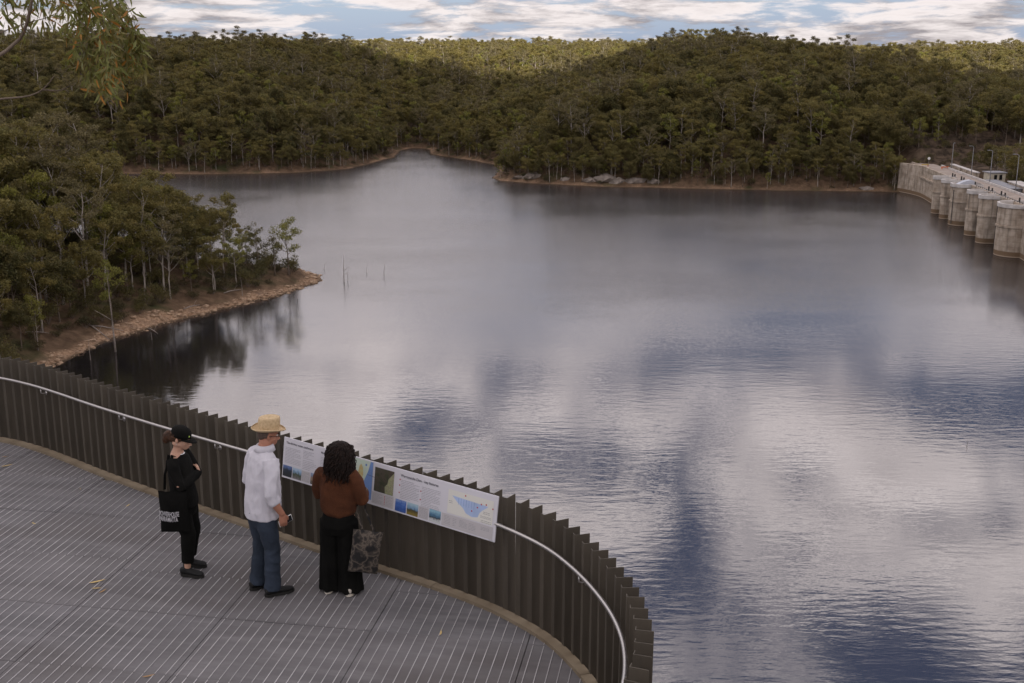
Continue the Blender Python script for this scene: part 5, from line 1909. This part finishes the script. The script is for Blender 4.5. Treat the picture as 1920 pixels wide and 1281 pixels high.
def tie_dye():
    m, N, L, b = nodes_of('tie_dyed_cloth')
    tc = N.new('ShaderNodeTexCoord')
    n = N.new('ShaderNodeTexNoise'); n.inputs['Scale'].default_value = 9; n.inputs['Detail'].default_value = 3; L.new(tc.outputs['Object'], n.inputs['Vector'])
    mx = N.new('ShaderNodeMix'); mx.data_type = 'RGBA'; mx.blend_type = 'LINEAR_LIGHT'; mx.inputs[0].default_value = .12
    L.new(tc.outputs['Object'], mx.inputs[6]); L.new(n.outputs['Color'], mx.inputs[7])
    v = N.new('ShaderNodeTexVoronoi'); v.feature = 'DISTANCE_TO_EDGE'; v.inputs['Scale'].default_value = 8.5; L.new(mx.outputs[2], v.inputs['Vector'])
    r = N.new('ShaderNodeValToRGB'); L.new(v.outputs['Distance'], r.inputs[0])
    e = r.color_ramp.elements; e[0].position = 0; e[0].color = (.13, .105, .082, 1); e[1].position = .22; e[1].color = (.011, .010, .010, 1)
    x = e.new(.07); x.color = (.055, .045, .037, 1)
    L.new(r.outputs[0], b.inputs['Base Color']); b.inputs['Roughness'].default_value = .9
    return m


M_TIE = tie_dye()
b2 = empty('shoulder_bag', (-1.432, 10.36, DECK + .285), R(6))
b2.rotation_euler = (R(2), R(9), R(6))
bag('bag', .285, .43, .09, M_TIE, 7).build('bag', M_TIE, b2, True)
arm_w = Matrix.Translation(w2.location) @ Matrix.Rotation(w2.rotation_euler.z, 4, 'Z') @ Vector((.215, .075, .97))
lb = b2.matrix_basis.inverted() @ arm_w
for s in (-1, 1):
    mb = MB()
    pts = [Vector((s * .055, 0, .42)), Vector((lb.x + s * .045, lb.y - .03, .56)), Vector((lb.x + s * .035, lb.y - .055, lb.z - .04)), Vector((lb.x + s * .03, lb.y - .05, lb.z + .06)), Vector((lb.x + s * .03, lb.y + .03, lb.z + .075))]
    mb.tube(pts, [(.012, .004)] * 5, 8); mb.build('strap', M_TIE, b2, True)
tag(b2, 'tie dyed dark cloth bag hanging from the arm of the woman in rust jumper', 'bag')

# ================================================================== stones, dead wood, leaves
M_ROCK = mat('pale_sandstone', (.20, .125, .078), .95, color2=(.42, .30, .20), vscale=1.2, bump=.5, bscale=6)
M_ROCKG = mat('grey_sandstone', (.15, .125, .105), .95, color2=(.32, .27, .23), vscale=.5, bump=.6, bscale=3)


def stone(seed, sx, sy, sz):
    rs = random.Random(seed)
    bm = bmesh.new(); bmesh.ops.create_icosphere(bm, subdivisions=1, radius=1)
    for v in bm.verts:
        k = .75 + .5 * rs.random()
        v.co = Vector((v.co.x * sx * k, v.co.y * sy * k, max(v.co.z, -.45) * sz * k))
    V = [tuple(v.co) for v in bm.verts]; F = [tuple(x.index for x in f.verts) for f in bm.faces]
    bm.free()
    return np.array(V), np.array(F)


# loose stones along the point's shore: countless, one mesh
STO = [stone(k, 1, .8, .55) for k in range(8)]
Vs, Fs = [], []; off = 0
xs = rng.uniform(-92, -44, 16000); ys = rng.uniform(200, 306, 16000)
h, d, be = terrain(xs, ys)
ok = (d > -.3) & (d < 4.0 + 8 * fbm(xs / 11, ys / 11, 50, 3)) & (ys > 203)
xs, ys, h = xs[ok][:1900], ys[ok][:1900], h[ok][:1900]
for i in range(len(xs)):
    V, F = STO[i % 8]
    s = rng.uniform(.08, .26) if rng.random() < .88 else rng.uniform(.35, .95)
    a = rng.uniform(0, 6.28); c, sn = math.cos(a), math.sin(a)
    W = np.stack([V[:, 0] * c - V[:, 1] * sn, V[:, 0] * sn + V[:, 1] * c, V[:, 2] * rng.uniform(.5, 1)], 1) * s + np.array([xs[i], ys[i], h[i] + .05 * s])
    Vs.append(W); Fs.append(F + off); off += len(V)
o = obj('shore_stones', mesh_np('shore_stones', np.concatenate(Vs), np.concatenate(Fs), [M_ROCK]))
tag(o, 'loose pale stones littering the shore of the wooded point', 'stones', kind='stuff')

# sandstone ledges under the far hill
for k, (px, py, sx, sz, lab) in enumerate(((1135, 337, 6.5, 2.2, 'broad flat topped sandstone ledge above the far shore'), (1160, 343, 4.2, 1.5, 'smaller sandstone block leaning below the broad ledge'),
                                           (1105, 340, 3.6, 1.6, 'squat sandstone boulder next to the broad ledge'), (1190, 341, 5.0, 1.8, 'long low sandstone ledge running on from the broad ledge'),
                                           (1225, 343, 3.6, 1.5, 'grey boulder at the end of the low ledge'), (1000, 331, 4.6, 1.9, 'rounded boulder on the headland tip of the far hill'),
                                           (975, 334, 3.4, 1.1, 'flat pale boulder at the water below the headland tip'), (1625, 355, 3.2, 1.1, 'pale boulder group at the water towards the dam'),
                                           (1060, 339, 3.0, 1.2, 'dark boulder under the trees between headland and broad ledge'))):
    p = hit(px, py, 300)
    V, F = stone(100 + k, sx, sx * .55, sz)
    bm = bmesh.new()
    vs_ = [bm.verts.new(v) for v in V]
    for f in F: bm.faces.new([vs_[i] for i in f])
    bmesh.ops.subdivide_edges(bm, edges=bm.edges[:], cuts=2, use_grid_fill=True)
    for v in bm.verts: v.co += Vector((mnoise.noise(v.co * .9), mnoise.noise(v.co * .9 + Vector((7, 0, 0))), .5 * mnoise.noise(v.co * 1.3))) * .5
    me = bpy.data.meshes.new('boulder'); bm.to_mesh(me); bm.free(); me.materials.append(M_ROCKG)
    tag(obj('boulder', me, None, (p.x, p.y, max(p.z, .2)), (0, 0, random.uniform(-.3, .3))), lab, 'boulder', 'boulders along the far shore')


# dead trees standing in or beside the water
def dead_tree(px, py, ht, lean, seed, lab, forks=3):
    p = hit(px, py)
    root = empty('dead_tree', (p.x, p.y, min(p.z, max(p.z, 0)) - .4))
    rs = random.Random(seed)
    n = 7; pts = [Vector((lean * ht * (i / n) ** 1.3 + rs.uniform(-.12, .12) * i / n, rs.uniform(-.12, .12) * i / n, (ht + .4) * i / n)) for i in range(n + 1)]
    r0 = .045 + .011 * ht
    mb = MB(); mb.tube(pts, [r0 * (1 - .85 * i / n) for i in range(n + 1)], 6); mb.build('trunk', M_DEAD, root, True)
    for k in range(forks):
        t = rs.uniform(.35, .9); i = int(t * n); a = rs.uniform(0, 6.28); ln = ht * rs.uniform(.12, .3)
        b = pts[i]; e = b + Vector((math.cos(a) * ln * .8, math.sin(a) * ln * .8, ln * .6))
        mb = MB(); mb.tube([b, b.lerp(e, .5) + Vector((0, 0, .05)), e], [r0 * .4, r0 * .28, r0 * .08], 5); mb.build('branch', M_DEAD, root, True)
    tag(root, lab, 'dead tree', 'dead trees at the water')


for a in ((645, 530, 7.2, .02, 1, 'tallest dead stem standing in open water off the point', 2), (652, 529, 2.4, .05, 2, 'short forked dead stem at the foot of the tallest stem in the water', 4),
          (720, 517, 3.0, .06, 3, 'crooked dead stick standing alone in the lake furthest from the point', 2), (688, 512, 2.0, -.1, 4, 'thin dead stick in the water between the tall stem and the crooked stick', 1),
          (607, 507, 2.0, .25, 5, 'leaning dead twig in the water close to the tip of the point', 1), (217, 661, 15.0, -.03, 6, 'tall bare dead trunk standing at the edge of the water', 2),
          (170, 678, 4.2, .0, 7, 'pale dead stump standing in the water near the fence', 0), (455, 556, 5.0, -.05, 8, 'dark dead snag on the stones halfway along the point', 1),
          (558, 562, 2.6, .03, 9, 'thin dead stake in the dark water below the tip of the point', 0), (285, 638, 2.8, -.06, 10, 'small dead stake in the water under the thicket', 1),
          (72, 660, 7.5, .02, 11, 'bare dead pole on the stony shore by the fence', 2), (272, 568, 8.0, .03, 12, 'grey dead sapling on the bank below the white gum', 3),
          (1813, 838, 1.0, 0, 13, 'tiny dead stick poking out of the open lake', 0)): dead_tree(*a)
for k, (x0, y0, x1, y1, lab) in enumerate(((158, 605, 205, 640, 'long fallen trunk sloping down the bank'), (172, 612, 232, 624, 'fallen pale trunk lying across the sloping one'),
                                           (48, 626, 92, 627, 'white fallen log under the trees by the fence'), (420, 553, 452, 545, 'pale fallen log on the stones near the point'),
                                           (278, 618, 296, 628, 'short driftwood log at the waterline'), (345, 582, 375, 575, 'thin fallen branch on the stony bank'))):
    a, b = hit(x0, y0), hit(x1, y1)
    root = empty('fallen_log', tuple(a)); dd = b - a; r = .09 + .011 * dd.length
    mb = MB(); mb.tube([Vector((0, 0, r * .6)), dd * .35 + Vector((0, 0, r + .12)), dd * .7 + Vector((0, 0, r + .05)), dd + Vector((0, 0, r * .4))], [r, r * .85, r * .6, r * .3], 7); mb.build('trunk', M_DEAD, root, True)
    mb = MB(); q = dd * .6; mb.tube([q + Vector((0, 0, r)), q + Vector((.3, .2, .9)), q + Vector((.7, .3, 1.5))], [r * .4, r * .28, .02], 5); mb.build('branch', M_DEAD, root, True)
    tag(root, lab, 'log', 'fallen logs on the bank')

# ---------------- the gum tree beside the terrace, its branch hanging into view
M_LEAFG = mat('gum_leaf_green', (.14, .16, .036), .45, color2=(.24, .24, .065), vscale=9, spec=.45)
M_LEAFY = mat('gum_leaf_olive', (.17, .15, .045), .5, color2=(.24, .20, .06), vscale=9, spec=.45)
M_LEAFO = mat('gum_leaf_orange', (.38, .15, .03), .5, color2=(.46, .24, .05), vscale=9)
for m_ in (M_LEAFG, M_LEAFY, M_LEAFO):
    nt = m_.node_tree; b_ = nt.nodes['Principled BSDF']; tr = nt.nodes.new('ShaderNodeBsdfTranslucent'); ms = nt.nodes.new('ShaderNodeMixShader'); ms.inputs[0].default_value = .35
    src = b_.inputs['Base Color'].links[0].from_socket
    nt.links.new(src, tr.inputs[0]); nt.links.new(b_.outputs[0], ms.inputs[1]); nt.links.new(tr.outputs[0], ms.inputs[2]); nt.links.new(ms.outputs[0], nt.nodes['Material Output'].inputs[0])


def leaf_geo(L_, W, bend, twist):
    n = 6; V = []
    for i in range(n + 1):
        t = i / n; w = W * math.sin(math.pi * min(1, t * .92 + .04)) ** .8 * (1 - .35 * t)
        x = bend * L_ * t * t; z = -L_ * t
        c, s = math.cos(twist * t), math.sin(twist * t)
        V += [(x - w * c, -w * s, z), (x, .12 * w, z), (x + w * c, w * s, z)]
    F = []
    for i in range(n):
        for j in range(2): F.append((3 * i + j, 3 * i + j + 1, 3 * i + j + 4, 3 * i + j + 3))
    return np.array(V), np.array(F)


LG = [leaf_geo(.15, .017, .25, .5), leaf_geo(.13, .016, -.3, -.4), leaf_geo(.17, .0175, .1, .9), leaf_geo(.115, .016, .35, .2)]
LM = [[mesh_np('leaf', V, F, [m_], True) for m_ in (M_LEAFG, M_LEAFY, M_LEAFO)] for V, F in LG]
gx, gy = -9.3, 16.6
gt = empty('gum_tree', (gx, gy, ground_z(gx, gy) - .2))
tag(gt, 'gum tree beside the terrace with a leafy branch of green and orange leaves hanging over', 'tree')
B0 = gt.location
loc_ = lambda p: tuple(Vector(p) - B0)
zt = CZ + 2.6
mb = MB(); mb.tube([loc_((gx, gy, B0.z)), loc_((gx + .1, gy, B0.z + 3)), loc_((gx - .1, gy, CZ - 1.2)), loc_((gx + .1, gy, CZ + .8)), loc_((gx + .3, gy, zt + 1.5))], [.2, .17, .14, .12, .07], 10); mb.build('trunk', M_BARK2, gt, True)


def limb(pix, r0, r1):
    pts = [loc_(p if isinstance(p, Vector) else at_y(*p)) for p in pix]
    n = len(pts); mb = MB(); mb.tube(catmull(pts, .12).tolist() if n > 2 else pts, list(np.linspace(r0, r1, len(catmull(pts, .12)))) if n > 2 else [r0, r1], 7)
    return mb.build('branch', M_BARK2, gt, True)


limb([Vector((gx - .05, gy, CZ - 1.0)), (-70, 196, 16.4), (0, 186, 16.3), (55, 180, 16.2), (85, 164, 16.2), (103, 140, 16.1)], .035, .007)
limb([(80, 168, 16.2), (112, 170, 16.3), (142, 155, 16.4)], .012, .005)
limb([Vector((gx, gy, CZ - .2)), (-60, 128, 16.2), (0, 103, 16.2), (25, 84, 16.2), (44, 62, 16.2), (58, 10, 16.1), (70, -60, 16.1)], .045, .016)
limb([Vector((gx + .1, gy, CZ + .7)), (-50, -40, 16.2), (60, -80, 16.1), (150, -70, 16.1), (210, -40, 16.2), (232, 0, 16.2)], .06, .01)
limb([(0, 62, 16.2), (30, 50, 16.2), (62, 40, 16.2), (98, 30, 16.2), (120, 10, 16.2)], .008, .004)
TW = [((10, -70), (6, 40), 10), ((25, -70), (34, 58), 12), ((48, -60), (50, 40), 9), ((70, -60), (76, 18), 10), ((98, -70), (110, 34), 12), ((115, -70), (128, 78), 16),
      ((130, -70), (150, 52), 16), ((140, -60), (146, 118), 20), ((150, -70), (170, 92), 22), ((158, -50), (176, 140), 26), ((168, -60), (196, 175), 30), ((176, -60), (214, 186), 28),
      ((186, -50), (222, 150), 28), ((196, -40), (236, 128), 30), ((204, -40), (254, 128), 28), ((206, -30), (262, 100), 24), ((190, -60), (206, 70), 26), ((175, -70), (182, 40), 22),
      ((160, -60), (162, 12), 18), ((208, -30), (222, 50), 22), ((128, 0), (136, 60), 14), ((150, 40), (206, 148), 22), ((12, -70), (18, 10), 12), ((85, -70), (92, 55), 10), ((140, 20), (160, 165), 14)]
leaves = []
for (a, b, n) in TW:
    Y0 = 16.1 + random.uniform(-.7, .7)
    p0, p1 = at_y(a[0], a[1], Y0), at_y(b[0], b[1], Y0 + random.uniform(-.25, .25))
    mid = p0.lerp(p1, .5) + Vector((random.uniform(.04, .16), random.uniform(-.1, .1), .06))
    c = catmull([tuple(p0), tuple(mid), tuple(p1)], .05)
    mb = MB(); mb.tube([loc_(q) for q in c], list(np.linspace(.006, .0015, len(c))), 5); mb.build('twig', M_BARK2, gt, True)
    for k in range(int(n * 4.0)):
        t = 1 - abs(random.gauss(0, .34)); t = min(1, max(.12, t))
        q = Vector(c[min(len(c) - 1, int(t * len(c)))]) + Vector((random.gauss(0, .06), random.gauss(0, .07), random.gauss(0, .04)))
        leaves.append((q, (random.gauss(0, .62), random.gauss(0, .66), random.uniform(0, 6.28)), random.uniform(.85, 1.3), random.randrange(4), random.choices((0, 1, 2), (5.5, 3.6, .45 + .6 * (t > .85)))[0]))
infr = [l for l in leaves if l[0].z < CZ + .62]
random.shuffle(infr)
single = infr[:296]; ids = set(id(l) for l in single)
for (q, r, s, k, c) in single:
    o = obj('leaf', LM[k][c], gt, loc_(q), r); o.scale = (s, s, s)
Vs, Fs, Ms = [], [], []; off = 0
for l in leaves:
    if id(l) in ids: continue
    q, r, s, k, c = l
    E_ = np.array(Euler(r).to_matrix())
    V, F = LG[k]; W = (V * s) @ E_.T + np.array(loc_(q)); Vs.append(W); Fs.append(F + off); Ms += [c] * len(F); off += len(V)
o = obj('leaves', mesh_np('leaves', np.concatenate(Vs), np.concatenate(Fs), [M_LEAFG, M_LEAFY, M_LEAFO], True, Ms), gt)
o['kind'] = 'stuff'

# fallen leaves on the terrace
M_FALL = mat('dry_yellow_leaf', (.55, .40, .16), .7, var=.2, vscale=20)
M_FALL2 = mat('dry_brown_leaf', (.34, .20, .08), .7, var=.2, vscale=20)
V, F = leaf_geo(.13, .016, .3, .3)
V2 = np.stack([V[:, 0], V[:, 2] + .065, np.abs(V[:, 1]) * .5 + .004 + .25 * V[:, 0] ** 2], 1)
FL = [mesh_np('fallen_leaf', V2, F, [m_], True) for m_ in (M_FALL, M_FALL2)]
for k, (px, py, a, sz, c) in enumerate(((13, 874, 1.9, 1.3, 0), (62, 982, .6, .8, 0), (241, 948, 2.6, .8, 0), (182, 1092, 1.8, 1.5, 0), (194, 1109, 2.4, 1.0, 1), (278, 1269, 1.7, 1.0, 1), (828, 1187, 2.8, .9, 0),
                                        (567, 1027, 1.5, .7, 1), (122, 857, 1.2, 1.0, 1), (390, 928, .3, .5, 0), (150, 917, .3, .4, 0), (966, 1166, 1.2, .6, 1), (8, 857, 1.2, .7, 1), (180, 1104, 1.4, .9, 0))):
    p = at(px, py, DECK + .008)
    o = obj('fallen_leaf', FL[c], None, p, (0, 0, a)); o.scale = (sz * .75, sz * .75, sz * .75)
    tag(o, ('dry yellow gum leaf lying on the grating', 'dry brown gum leaf lying on the grating')[c], 'leaf', 'fallen leaves on the terrace')
